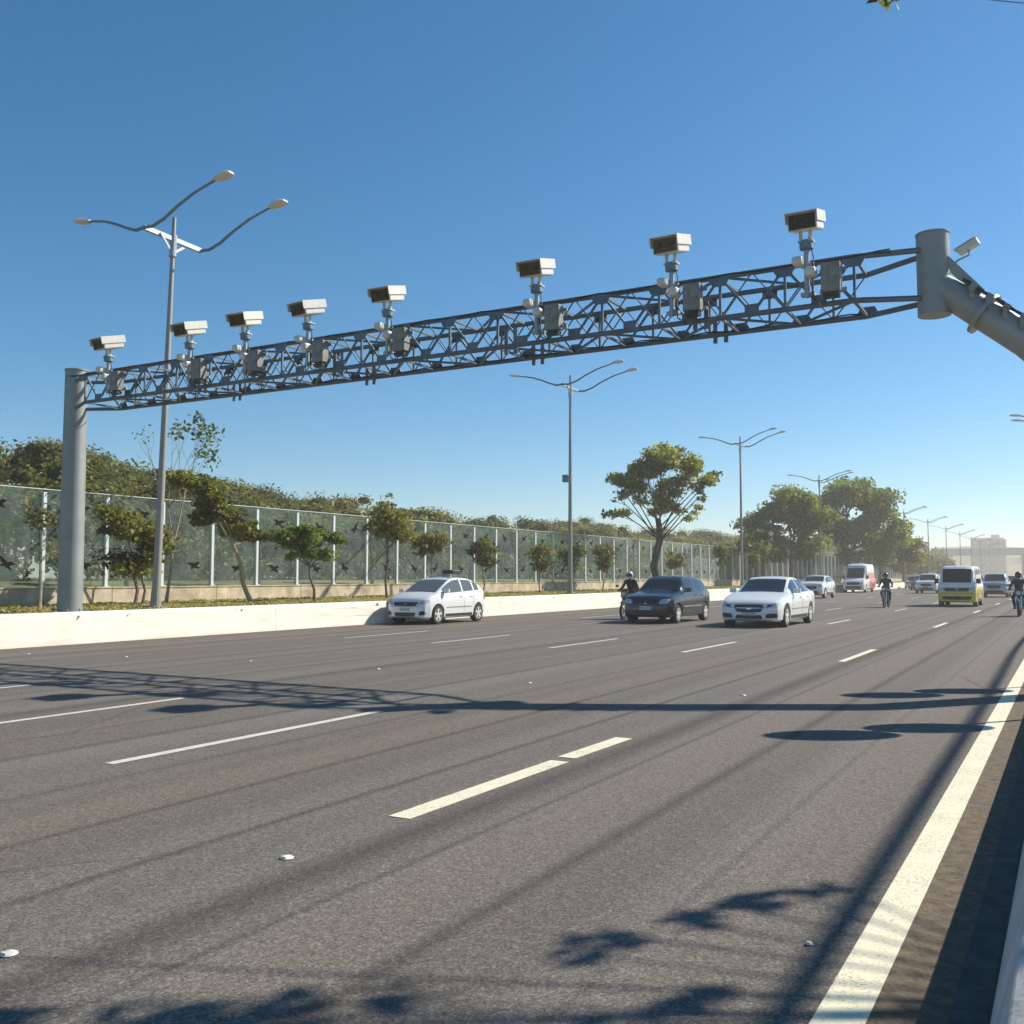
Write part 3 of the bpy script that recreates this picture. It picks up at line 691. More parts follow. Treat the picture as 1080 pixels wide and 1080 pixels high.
for i, (y, lb, lf, hh) in enumerate(sp):
    tree('young_tree', lb, -24.2, y, .6, [(0,0,hh-.4,.75,.8,.5), (0,.3,hh-1.0,.6,.7,.45)], 1.5, .035, 1900, .10, Lf[lf], M['bark'], seed=20+i, nclump=16, group='young trees in the verge')
tree('tall_tree', 'lone tall tree with an airy spreading crown on a forked dark trunk', -23.0, 59.8, .6,
     [(0,-2.3,6.6,1.7,1.6,.9), (0,.2,8.4,1.9,1.8,1.0), (.3,2.3,7.9,1.6,1.5,.9), (0,3.2,6.9,1.3,1.2,.8), (0,-1.0,7.7,1.5,1.5,.9), (0,-2.7,4.9,1.2,1.1,.7), (-.2,-.2,5.6,1.6,1.7,.8), (0,2.3,5.0,1.2,1.2,.6), (0,1.2,6.6,1.5,1.6,.8), (0,4.2,7.6,.8,.8,.5), (0,-3.3,7.2,.8,.7,.5), (.2,-1.5,5.6,.9,.9,.5), (.3,1.3,5.4,.9,.9,.5), (0,-3.0,5.9,.9,.9,.5), (0,2.9,6.0,.9,.8,.5)],
     4.6, .14, 14500, .14, Lf['leaf_airy'], M['bark_dark'], seed=31, nclump=110, csize=.44, stems=2, fork=.4, branch_r=.8, rot=True, wide=.86)
tree('broad_tree', 'broad olive-green tree at the left of the roadside cluster', -24.5, 100, .6,
     [(0,-4.2,5.6,2.6,2.8,1.8), (0,-.5,7.6,3.0,2.8,2.0), (0,3.2,6.6,2.8,2.8,2.0), (1,-2,4.2,2.6,2.8,1.6), (.5,2.4,3.9,2.6,2.8,1.5), (0,1,8.8,2.2,2.2,1.2)], 2.6, .25, 22000, .23, Lf['leaf_green'], M['bark'], seed=41, nclump=80, csize=.45, rot=True, wide=.72)
tree('broad_tree', 'biggest tree of the roadside cluster, round and mid green, behind the white van', -23.2, 122, .6,
     [(0,-5.0,8.4,3.4,3.6,2.4), (0,0,11.0,3.6,3.8,2.4), (0,5.4,9.2,3.4,3.8,2.6), (0,9.4,6.8,2.6,3.2,2.2), (1,-2,6.4,3.4,3.6,2.2), (1,3,6.2,3.4,3.8,2.2), (0,-8.0,6.2,2.4,2.6,2.0), (0,7,4.2,2.8,3.0,1.6)], 4.2, .30, 30000, .26, Lf['leaf_green'], M['bark_dark'], seed=42, nclump=110, csize=.42, rot=True, wide=.60)
tree('broad_tree', 'yellow-green low tree at the right foot of the roadside cluster', -22.5, 140, .6, [(0,0,4.6,2.6,2.8,1.9), (0,5,4.2,2.6,2.8,1.8), (0,-5,3.4,2.4,2.6,1.6)], 2.0, .2, 11000, .26, Lf['leaf_yellow'], M['bark'], seed=43, nclump=44, csize=.5, rot=True, wide=.7)
tree('dark_tree', 'small dark round tree between the third lamp and the roadside cluster', -25, 89, .6, [(0,0,4.0,1.5,1.7,1.1), (0,-1.2,3.2,1.1,1.2,.9), (0,1.6,3.3,1.1,1.2,.9)], 2.0, .14, 3600, .26, Lf['leaf_dark'], M['bark_dark'], seed=44, nclump=30)
for i, (x, y, hh, lb, lf) in enumerate([(-24, 172, 5.5, 'low green tree beyond the cluster, first of the far roadside trees', 'leaf_yellow'), (-24, 198, 5.0, 'low hazy tree, second of the far roadside trees', 'leaf_olive'), (-38, 300, 11.5, 'dark hazy rounded tree standing alone under the distant lamps', 'leaf_dark'), (-36, 325, 9.5, 'dark hazy tree just right of the lone rounded far tree', 'leaf_dark'), (-24, 232, 5.5, 'pale green hazy tree, last of the far roadside trees', 'leaf_yellow')]):
    tree('roadside_tree', lb, x, y, .5, [(0,0,hh*.7,hh*.32,hh*.42,hh*.28), (0,hh*.45,hh*.5,hh*.3,hh*.4,hh*.26), (0,-hh*.4,hh*.5,hh*.3,hh*.4,hh*.26)], hh*.35, hh*.03, 4200, hh*.07, Lf[lf], M['bark_dark'], seed=60+i, nclump=34, csize=.6, group='trees far along the road')

# the wood beyond the fence: one mass nobody could count
rg = np.random.default_rng(77); C = []; CR = []
prof = [(10, 12.0), (25, 11.0), (36, 10.0), (46, 9.2), (54, 8.7), (66, 8.2), (72, 8.9), (77, 7.3), (89, 8.0), (101, 9.2), (110, 9.1), (123, 8.4), (150, 8.2), (176, 9.5), (240, 9.5), (330, 10)]
def Ht(y): return float(np.interp(y, [a for a, b in prof], [b for a, b in prof]))
for row, (xo, hf, st) in enumerate(((-43, .62, 3.2), (-49, .82, 3.6), (-55.5, 1.0, 4.2), (-63, 1.06, 6.0))):
    y = 6.
    while y < 330:
        H = Ht(y)*hf*rg.uniform(.86, 1.05); r = rg.uniform(2.2, 3.8)*(1+y/400)
        cx, cy = xo+rg.uniform(-2, 2), y
        for k in range(9):
            d = rg.normal(size=3); d /= np.linalg.norm(d)
            e = (cx+d[0]*r*.8, cy+d[1]*r*.8, .4+H*.70+d[2]*H*.24)
            q = r*rg.uniform(.32, .55); q = min(q, H*.3)
            C.append(e); CR.append((q, q, min(q*.8, H+.4-e[2] if H+.4-e[2] > .3 else .3)))
        y += st*rg.uniform(.7, 1.3)*(1+y/300)
leafN = 760000
o = leaves('wood', C, CR, leafN, .17, M['leaf_wood'], None, 9, flat=.8, shell=.5, grp=9); tag(o, 'olive-brown wood rising behind the glass fence', 'wood', kind='stuff')
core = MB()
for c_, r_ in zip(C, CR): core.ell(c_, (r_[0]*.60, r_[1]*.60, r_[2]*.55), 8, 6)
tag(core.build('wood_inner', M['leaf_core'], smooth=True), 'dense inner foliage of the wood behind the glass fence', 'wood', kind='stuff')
b = MB()
for k in range(0, len(C), 9):
    x, y, z = C[k]; b.tube([(x, y, .2), (x+rg.uniform(-.4,.4), y+rg.uniform(-.4,.4), z)], [.16, .07], 5)
tag(b.build('wood_trunks', M['bark']), 'trunks within the wood behind the fence', 'wood', kind='stuff')
# scrub at the foot of the wood
C = []; CR = []
for k in range(420):
    y = 8+300*rg.random()**1.4; x = -37.2-rg.random()**1.5*5; h = rg.uniform(.8, 3.3)
    for q in range(3): C.append((x+rg.uniform(-.8,.8), y+rg.uniform(-1.2,1.2), .9+h*rg.uniform(.35,.95))); CR.append((rg.uniform(.5,1.1), rg.uniform(.6,1.3), rg.uniform(.35,.8)))
o = leaves('scrub', C, CR, 170000, .17, M['leaf_scrub'], None, 10, flat=.4); tag(o, 'tangled brown-green scrub behind the glass fence', 'scrub', kind='stuff')
# rough grass on the verge
C = []; rgp = np.random.default_rng(4)
ys = 12+150*rgp.random(2600)**1.8; xs = -26.9+8.0*rgp.random(2600)
o = leaves('verge_grass', [(a, b_, .605) for a, b_ in zip(xs, ys)], [(.35, .35, .035)]*2600, 42000, .05, leafmat('dry grass', (.17, .16, .04), (.34, .29, .09), (.48, .40, .17), 1., .3), None, 11, flat=-.3, aspect=2.2)
tag(o, 'dry yellow-green grass on the verge behind the barrier', 'grass', kind='stuff')
# dark shade-giving tree on the right pavement, overhanging the camera: only leaf tips enter the picture
rgt = random.Random(5)
tree('pavement_tree', 'tree on the near pavement whose leaf tips hang into the top of the picture', 3.3, 8.0, .18,
     [(-.92+.13*k, .70+.28*k, 5.0, .16, .20, .07) for k in range(6)]+[(-.75+.15*k, -.1+.24*k, 5.0, .14, .16, .06) for k in range(4)]+
     [(-2.5+.25*k, -1.0+.2*k, 5.0, .26, .18, .08) for k in range(6)]+[(-4.2,-.62,5.56,.5,.28,.13), (1.2,.6,5.3,.6,.6,.3)],
     4.0, .10, 4600, .085, Lf['leaf_olive'], M['bark'], seed=50, nclump=50, csize=.95, branch_r=.30)

# ------------------------------------------------------------------ right side: sign posts and overhead cable (their shadows cross the road)
def sign(x, y, label):
    root = tag(empty('road_sign', (x, y, .22)), label, 'road sign', 'sign posts on the near pavement')
    b = MB(); b.tube([(0,0,-.05), (0,0,3.35)], .03, 10); b.build('post', M['galv'], root, True)
    for zc in (3.05, 2.15):
        b = MB(); b.lathe([(-.055, .43), (-.045, .44), (-.04, .44), (-.035, .43)], (0, 0, zc), 'y', 28); b.build('sign_plate', M['white_metal'], root, True)
        b = MB(); b.box((0, -.036, zc), (.1, .03, .12)); b.build('sign_clamp', M['galv'], root)
sign(.62, 12.7, 'double round sign on a post on the near pavement, nearer of the two')
sign(.62, 16.2, 'double round sign on a post on the near pavement, farther of the two')
b = MB()
for x, z, r in ((3.70, 5.8, .022), (4.35, 6.7, .03)):
    pts = []
    for k in range(33):
        y = -45+k*5.6; t = ((y+15) % 45)/45; pts.append((x, y, z-1.2*t*(1-t)*.8+.2))
    b.tube(pts, r, 6)
tag(b.build('overhead_cables', M['black'], smooth=True), 'bundle of overhead cables running above the near pavement', 'cable')
for i, y in enumerate((-15., 75., 120.)):
    root = tag(empty('utility_pole', (4.0, y, .15)), 'concrete utility pole on the near verge, %s' % ['behind the viewer', 'nearer one ahead', 'farther one ahead'][i], 'utility pole', 'utility poles carrying the cables')
    b = MB(); b.tube([(0,0,-.1), (0,0,8.6)], [.17,.10], 12); b.build('pole', M['concrete'], root, True)
    b = MB(); b.box((0,0,7.3), (1.6,.1,.12)); b.box((0,0,6.2), (.7,.08,.08)); b.build('crossarm', M['bark'], root)

# ------------------------------------------------------------------ vehicles
def lerp(a, b, t): return a+(b-a)*t
def interp(tab, x):
    if x <= tab[0][0]: return tab[0][1]
    for (a, b), (c, d) in zip(tab, tab[1:]):
        if x <= c: return lerp(b, d, (x-a)/(c-a))
    return tab[-1][1]
def smooth_tab(tab):     # soften corners with a Catmull-like resample
    return tab
def vehicle(name, S, label, cat, paint, rim=None, group=None, glass=None):
    """front faces -Y. S: L, W, H, tables over y (0 = nose .. L = tail): belt, roof, width(frac), bottom; axles; glass spans"""
    L, W2 = S['L'], S['W']/2; H = S['H']; rim = rim or M['rim']; glass = glass or M['glass_car']
    root = empty(name); tag(root, label, cat, group)
    ys = {0.0, L}
    for t in ('belt', 'roof', 'width'): ys |= {a for a, _ in S[t]}
    Ra = S['Ra']
    for ya in S['axles']:
        for k in range(13): ys.add(round(ya-Ra*math.cos(math.pi*k/12), 4))
        ys.add(round(ya-Ra-.02, 4)); ys.add(round(ya+Ra+.02, 4))
    for a, c in S['side']: ys |= {a, c}
    k = 0
    while k*.14 < L: ys.add(round(k*.14, 3)); k += 1
    ys = sorted(y for y in ys if 0 <= y <= L); q = [ys[0]]
    for y in ys[1:]:
        if y-q[-1] > .012: q.append(y)
    ys = q; ys[-1] = L
    wr = S['wr']; rows = []
    for y in ys:
        w_ = W2*interp(S['width'], y); be = interp(S['belt'], y); ro = max(interp(S['roof'], y), be); zu = interp(S['bottom'], y)
        g = min(1, max(0, (ro-be)/(H-.02-be)*1.0)); arch = 0
        for ya in S['axles']:
            d = abs(y-ya)
            if d < Ra: arch = S['rw']+math.sqrt(Ra*Ra-d*d)
        za = max(zu, arch); hgt = be-zu
        z3 = max(zu+hgt*.36, za+.015); z4 = max(zu+hgt*.64, za+.03); z5 = max(zu+hgt*.86, za+.045)
        P = [(0, za), (w_*.90, za), (w_*(.97 if not arch else .985), max(zu+.05, za+.004)), (w_, z3), (w_*1.0, z4), (w_*.985, z5), (w_*.945, max(be, z5+.01))]
        h = ro-be
        P.append((w_*.915, be+.012))
        P.append((lerp(w_*.89, (w_*.915+wr)/2+.012, g), be+max(.5*(h-.07*g), .018)))
        P.append((lerp(w_*.85, wr, g), be+max(h-.07*g, .026)))
        P.append((lerp(w_*.74, wr*.90, g), be+max(h-.012*g, .034)))
        P.append((lerp(w_*.40, wr*.5, g), be+max(h+.012*g, .05)))
        P.append((0, be+max(h+.02*g, .055)))
        rows.append(P)
    n = len(rows[0]); full = []
    for y, P in zip(ys, rows):
        full.append([(x, y, z) for x, z in P]+[(-x, y, z) for x, z in P[-2:0:-1]])
    m = len(full[0]); V = [v for r_ in full for v in r_]
    cx = L/2
    V = [(x, y-cx, z) for x, y, z in V]
    groups = {'body': []}
    def cls(y0, y1, k):
        kk = k if k < n-1 else m-1-k       # face between point kk and kk+1 in half-section
        ym = (y0+y1)/2
        if kk in (10, 11) and S['ws'][0] <= ym <= S['ws'][1]: return 'windscreen'
        if S.get('rw_') and kk in (10, 11) and S['rw_'][0] <= ym <= S['rw_'][1]: return 'rear_window'
        if kk in (7, 8):
            for i, (a, c) in enumerate(S['side']):
                if a <= ym <= c: return 'side_window%d%s' % (i, 'L' if k < n-1 else 'R')
        return 'body'
    for i in range(len(ys)-1):
        for k in range(m):
            groups.setdefault(cls(ys[i], ys[i+1], k), []).append((i*m+k, i*m+(k+1)%m, (i+1)*m+(k+1)%m, (i+1)*m+k))
    groups['body'] += [tuple(range(m))[::-1], tuple((len(ys)-1)*m+k for k in range(m))]
    allf = [f for g_ in groups.values() for f in g_]
    bvh = BVHTree.FromPolygons([Vector(v) for v in V], allf)
    for g_, fs in groups.items():
        used = sorted({i for f in fs for i in f}); mp = {i: j for j, i in enumerate(used)}
        b = MB(); b.add([V[i] for i in used], [tuple(mp[i] for i in f) for f in fs])
        nm = g_ if not g_.startswith('side') else 'side_window'
        o = b.build(nm, paint if g_ == 'body' else glass, root, True, angle=32)
        if g_ == 'body':
            body = o
    def patch(nm, quad, m_, side='front', off=.008, nx=8, nz=5, rnd_=.0, parent=None, thick=.01):
        """quad: four (u,z) corners; projected on to the body along y (front/back) or x (side)"""
        b = MB(); P = []
        for j in range(nz+1):
            for i in range(nx+1):
                s, t = i/nx, j/nz
                if rnd_:
                    a, c = s*2-1, t*2-1
                    a2 = a*math.sqrt(max(0, 1-rnd_*c*c/2)); c2 = c*math.sqrt(max(0, 1-rnd_*a*a/2)); s, t = (a2+1)/2, (c2+1)/2
                (u0, v0), (u1, v1), (u2, v2), (u3, v3) = quad
                u = lerp(lerp(u0, u1, s), lerp(u3, u2, s), t); v = lerp(lerp(v0, v1, s), lerp(v3, v2, s), t)
                if side == 'front': o_, d_ = Vector((u, -10, v)), Vector((0, 1, 0))
                elif side == 'back': o_, d_ = Vector((u, 10, v)), Vector((0, -1, 0))
                else:
                    sg = 1 if side == 'left' else -1; o_, d_ = Vector((sg*5, u, v)), Vector((-sg, 0, 0))
                h_ = bvh.ray_cast(o_, d_)
                if h_[0] is None: h_ = bvh.find_nearest(o_+d_*(10-L/2 if side in ('front', 'back') else 5-W2))
                P.append((h_[0], d_))
        base = [p-d*off for p, d in P]; back = [p+d*thick for p, d in P]
        N = len(P); fs = []
        w1 = nx+1
        for j in range(nz):
            for i in range(nx): fs.append((j*w1+i, j*w1+i+1, (j+1)*w1+i+1, (j+1)*w1+i))
        loop = [i for i in range(w1)]+[j*w1+nx for j in range(1, nz+1)]+[nz*w1+i for i in range(nx-1, -1, -1)]+[j*w1 for j in range(nz-1, 0, -1)]
        fs += [(a, c, c+N, a+N) for a, c in zip(loop, loop[1:]+loop[:1])]
        b.add(base+back, fs); return b.build(nm, m_, parent or root, True)
    for nm, quad, mk, side, rd in S['patches']:
        o = patch(nm, quad, M[mk], side, rnd_=rd)
    w2 = W2*.9; a0, a1 = S['axles'][0]+Ra+.06-cx, S['axles'][1]-Ra-.06-cx; zs = interp(S['bottom'], L*.5)+.06
    for sg in ('left', 'right'):
        patch('sill_trim', [(a0, zs), (a1, zs), (a1, zs+.09), (a0, zs+.09)], M['lower_black'], sg, off=.006, nx=8, nz=1)
        patch('side_moulding', [(a0+.05, .52*S['belt_mid']), (a1-.05, .52*S['belt_mid']), (a1-.05, .52*S['belt_mid']+.035), (a0+.05, .52*S['belt_mid']+.035)], S.get('mould', M['box_grey']), sg, off=.006, nx=8, nz=1)
        patch('tail_light', [(L/2-.30, S['belt_mid']-.24), (L/2-.10, S['belt_mid']-.26), (L/2-.10, S['belt_mid']-.04), (L/2-.24, S['belt_mid']-.04)], M['p_red'], sg, off=.006, nx=4, nz=4, rnd_=.4)
    patch('bumper_seam', [(-w2*.9, .30*S['belt_mid']+.28), (w2*.9, .30*S['belt_mid']+.28), (w2*.9, .30*S['belt_mid']+.292), (-w2*.9, .30*S['belt_mid']+.292)], M['lower_black'], 'front', off=.002, nx=12, nz=1)
    for sx_ in (-.30, .22):
        p_ = Vector((sx_, S['ws'][0]-cx+.02, 5)); h1 = bvh.ray_cast(p_, Vector((0, 0, -1))); q_ = Vector((sx_+.42, S['ws'][0]-cx+.13, 5)); h2_ = bvh.ray_cast(q_, Vector((0, 0, -1)))
        if h1[0] is not None and h2_[0] is not None:
            b = MB(); b.tube([h1[0]+Vector((0, -.01, .012)), h2_[0]+Vector((0, -.01, .016))], .009, 5); b.build('wiper', M['black'], root)
    b = MB(); b.tube([(0, L*.18, H-.03), (0, L*.18+.16, H+.14)], .006, 5); b.build('antenna', M['black'], root)
    # door seams
    for yy in S.get('seams', ()):
        for sg in ('left', 'right'):
            patch('door_seam', [(yy-cx-.006, .38), (yy-cx+.006, .38), (yy-cx+.006, S['belt_mid']-.03), (yy-cx-.006, S['belt_mid']-.03)], M['lower_black'], sg, off=.002, nx=1, nz=6)
    for yy in S.get('handles', ()):
        for sg in (1, -1):
            h = MB(); h.box((sg*(W2*.985+.008), yy-cx, S['belt_mid']-.12), (.03, .16, .028)); h.build('door_handle', S.get('hm', paint), root, bevel=.006)
    # mirrors
    for sg in (1, -1):
        h = MB(); y0 = S['mirror']-cx; zz = S['belt_mid']+.07
        h.box((sg*(W2*.95+.10), y0, zz), (.20, .09, S.get('mh', .13))); h.bar((sg*W2*.90, y0+.03, zz-.05), (sg*(W2*.95+.06), y0, zz-.02), .05, .03)
        h.build('mirror', S.get('mm', paint), root, bevel=.025)
    # wheels
    tr = MB(); rr = S['rw']; tw = .10
    for ya in S['axles']:
        for sg in (1, -1):
            wc = empty('wheel', (sg*(W2-.115), ya-cx, rr)); wc.parent = root
            t = MB(); t.lathe([(-tw, rr*.66), (-tw, rr*.93), (-tw*.7, rr), (tw*.7, rr), (tw, rr*.93), (tw, rr*.66)], (0,0,0), 'x', 28, False); t.build('tyre', M['tyre'], wc, True)
            t = MB(); xs_ = sg*tw
            t.lathe([(xs_*.3, rr*.60), (xs_*.92, rr*.66), (xs_*1.0, rr*.68), (xs_*1.0, rr*.62), (xs_*.6, rr*.585)], (0,0,0), 'x', 28, False)
            for k in range(S.get('spokes', 5)):
                th = 2*math.pi*k/S.get('spokes', 5)+.3
                d = Vector((0, math.cos(th), math.sin(th))); p0 = Vector((xs_*.93, 0, 0)); t.bar(p0+d*rr*.05, p0+d*rr*.64+Vector((-xs_*.05,0,0)), .018, rr*.26)
            t.lathe([(xs_*.8, rr*.14), (xs_*.98, rr*.14), (xs_*1.02, 0)], (0,0,0), 'x', 14)
            t.build('rim', rim, wc, True)
            t = MB(); t.lathe([(xs_*.2, rr*.60), (xs_*.5, rr*.6), (xs_*.5, 0)], (0,0,0), 'x', 20); t.build('brake_disc', M['rim_in'], wc)
    # dark floor between the wheels
    t = MB(); t.box((0, 0, .30), (W2*1.55, L*.86, .16)); t.build('underbody', M['lower_black'], root)
    return root
def place(o, x, y, yaw=0): o.location = (x, y, 0); o.rotation_euler = (0, 0, R(yaw)); return o

def hatch(L=3.9, W=1.66, H=1.46, nose=.72, hood=.98, cowl=1.0, rf=1.75, rr_=3.1, tail=.0, rw=.29):
    return dict(L=L, W=W, H=H, Ra=rw+.045, rw=rw, wr=W/2*.73,
        belt=[(0, .58), (.05, .70), (.18, .79), (.5, .86), (cowl, .95), (cowl+.4, .95), (L-.5, 1.0), (L-.12, .98), (L, .86)],
        roof=[(0, .58), (cowl-.02, .95), (cowl+.02, .97), (rf-.12, H-.09), (rf+.1, H-.02), (rf+.6, H), (rr_, H-.03), (L-.55, H-.10), (L-.38, H-.20), (L-.10, .98), (L, .86)],
        width=[(0, .72), (.04, .83), (.12, .91), (.35, .97), (.9, 1), (L-.9, 1), (L-.3, .96), (L-.06, .90), (L, .80)],
        bottom=[(0, .26), (.1, .20), (.6, .18), (L-.5, .19), (L, .32)],
        axles=(.72, L-.68), ws=(cowl, rf), rw_=(L-.42, L-.10), side=[(cowl+.28, (cowl+L)/2-.12), ((cowl+L)/2-.04, L-.95), (L-.88, L-.55)], mirror=cowl+.32, belt_mid=.96,
        seams=(cowl+.12, (cowl+L)/2-.08, L-1.02), handles=((cowl+L)/2-.25, L-1.15), patches=[])
def faces(S, kind):
    w_ = S['W']/2
    P = []
    if kind == 'saloon_lux':
        P += [('grille', [(-.36,.44), (.36,.44), (.44,.66), (-.44,.66)], 'black', 'front', .25), ('grille_bar', [(-.37,.545), (.37,.545), (.38,.575), (-.38,.575)], 'chrome', 'front', 0), ('emblem', [(-.07,.50),(.07,.50),(.07,.63),(-.07,.63)], 'chrome', 'front', 1.),
              ('headlight', [(.48,.55), (.80,.60), (.84,.71), (.52,.68)], 'lamp_clear', 'front', .5), ('headlight', [(-.80,.60), (-.48,.55), (-.52,.68), (-.84,.71)], 'lamp_clear', 'front', .5),
              ('headlamp_bezel', [(.50,.58), (.66,.60), (.68,.66), (.54,.65)], 'black', 'front', .6), ('headlamp_bezel', [(-.66,.60), (-.50,.58), (-.54,.65), (-.68,.66)], 'black', 'front', .6),
              ('air_intake', [(.46,.27), (.80,.29), (.78,.42), (.50,.40)], 'black', 'front', .4), ('air_intake', [(-.80,.29), (-.46,.27), (-.50,.40), (-.78,.42)], 'black', 'front', .4),
              ('air_intake', [(-.40,.25), (.40,.25), (.36,.36), (-.36,.36)], 'black', 'front', .2), ('number_plate', [(-.20,.335), (.20,.335), (.20,.44), (-.20,.44)], 'plate_grey', 'front', 0)]
    elif kind == 'mpv':
        P += [('grille', [(-.42,.60), (.42,.60), (.50,.74), (-.50,.74)], 'black', 'front', .3), ('grille_bar', [(-.40,.70), (.40,.70), (.42,.73), (-.42,.73)], 'chrome', 'front', 0), ('emblem', [(-.05,.64),(.05,.64),(.05,.72),(-.05,.72)], 'chrome', 'front', .6),
              ('headlight', [(.46,.62), (.76,.68), (.80,.82), (.56,.76)], 'lamp_clear', 'front', .5), ('headlight', [(-.76,.68), (-.46,.62), (-.56,.76), (-.80,.82)], 'lamp_clear', 'front', .5),
              ('air_intake', [(-.36,.24), (.36,.24), (.44,.40), (-.44,.40)], 'black', 'front', .3), ('fog_lamp_recess', [(.54,.30), (.74,.32), (.72,.46), (.56,.42)], 'black', 'front', .5), ('fog_lamp_recess', [(-.74,.32), (-.54,.30), (-.56,.42), (-.72,.46)], 'black', 'front', .5),
              ('number_plate', [(-.20,.44), (.20,.44), (.20,.55), (-.20,.55)], 'plate_grey', 'front', 0)]
    elif kind == 'old_hatch':
        P += [('grille', [(-.34,.62), (.34,.62), (.38,.72), (-.38,.72)], 'black', 'front', .2), ('emblem', [(-.06,.61),(.06,.61),(.06,.73),(-.06,.73)], 'chrome', 'front', 1.),
              ('headlight', [(.42,.60), (.72,.62), (.76,.78), (.46,.75)], 'lamp_clear', 'front', .7), ('headlight', [(-.72,.62), (-.42,.60), (-.46,.75), (-.76,.78)], 'lamp_clear', 'front', .7),
              ('air_intake', [(-.5,.26), (.5,.26), (.48,.38), (-.48,.38)], 'black', 'front', .3), ('number_plate', [(-.20,.42), (.20,.42), (.20,.54), (-.20,.54)], 'plate_grey', 'front', 0)]
    return P
# white MPV
S = hatch(3.9, 1.70, 1.53, cowl=.78, rf=1.72, rr_=3.0, rw=.31); S['belt'] = [(0,.50),(.04,.66),(.14,.78),(.4,.90),(.78,1.0),(1.2,.99),(3.2,1.08),(3.75,1.06),(3.9,.86)]
S['roof'] = [(0,.50),(.76,1.0),(.80,1.02),(1.55,1.40),(1.80,1.49),(2.2,1.53),(2.8,1.50),(3.15,1.43),(3.42,1.32),(3.74,1.07),(3.9,.86)]; S['width'] = [(0,.60),(.03,.74),(.10,.85),(.3,.94),(.7,1),(3.1,1),(3.6,.94),(3.82,.86),(3.9,.74)]; S['belt_mid'] = 1.01
S['patches'] = faces(S, 'mpv')
o = place(vehicle('hatchback_car', S, 'white compact hatchback with a dark grille driving along the white barrier, leftmost vehicle', 'car', M['p_white'], glass=M['glass_tint']), -17.55, 26.2); o.scale = (.93,)*3
b = MB()
for yy in (.15, .95):
    b.tube([(-.56, yy, 1.50), (-.56, yy, 1.60), (.56, yy, 1.60), (.56, yy, 1.50)], .018, 8)
b.build('roof_rack', M['galv'], o, True)
lug = tag(empty('roof_case', (-17.35, 26.65, 1.508)), 'small black case tied on the roof rack of the white compact hatchback', 'case')
b = MB(); b.box((0,0,.085), (.42,.5,.13)); b.build('lid', M['black'], lug, bevel=.03)
# dark hatchback
S = hatch(4.0, 1.66, 1.46, cowl=1.08, rf=1.78, rr_=3.0, rw=.29); S['patches'] = faces(S, 'old_hatch'); S['hm'] = M['p_dark']
place(vehicle('hatchback_car', S, 'dark blue hatchback with pale hubcaps in front of the motorcyclist by the barrier', 'car', M['p_dark']), -11.45, 30.5)
# white saloon
L = 4.72
S = dict(L=L, W=1.81, H=1.44, Ra=.365, rw=.32, wr=.62,
    belt=[(0,.50),(.04,.66),(.14,.72),(.5,.82),(1.25,.95),(1.7,.95),(3.7,.99),(4.2,1.0),(4.62,.97),(4.72,.80)],
    roof=[(0,.50),(1.23,.95),(1.27,.965),(2.02,1.34),(2.25,1.42),(2.7,1.44),(3.2,1.40),(3.6,1.28),(4.12,1.02),(4.3,1.0),(4.62,.97),(4.72,.80)],
    width=[(0,.66),(.04,.80),(.12,.89),(.35,.96),(.9,1),(3.8,1),(4.4,.95),(4.64,.88),(4.72,.78)],
    bottom=[(0,.24),(.1,.18),(.6,.17),(4.2,.19),(4.72,.34)], axles=(.80, 3.72), ws=(1.25, 2.14), rw_=(3.5, 4.1), side=[(1.62,2.55),(2.62,3.42),(3.46,3.72)], mirror=1.72, belt_mid=.96,
    seams=(1.42,2.58,3.50), handles=(2.4,3.3), patches=[])
S['patches'] = faces(S, 'saloon_lux')
place(vehicle('saloon_car', S, 'white saloon car with a wide black grille, nearest of the moving cars', 'car', M['p_white']), -8.02, 30.1)
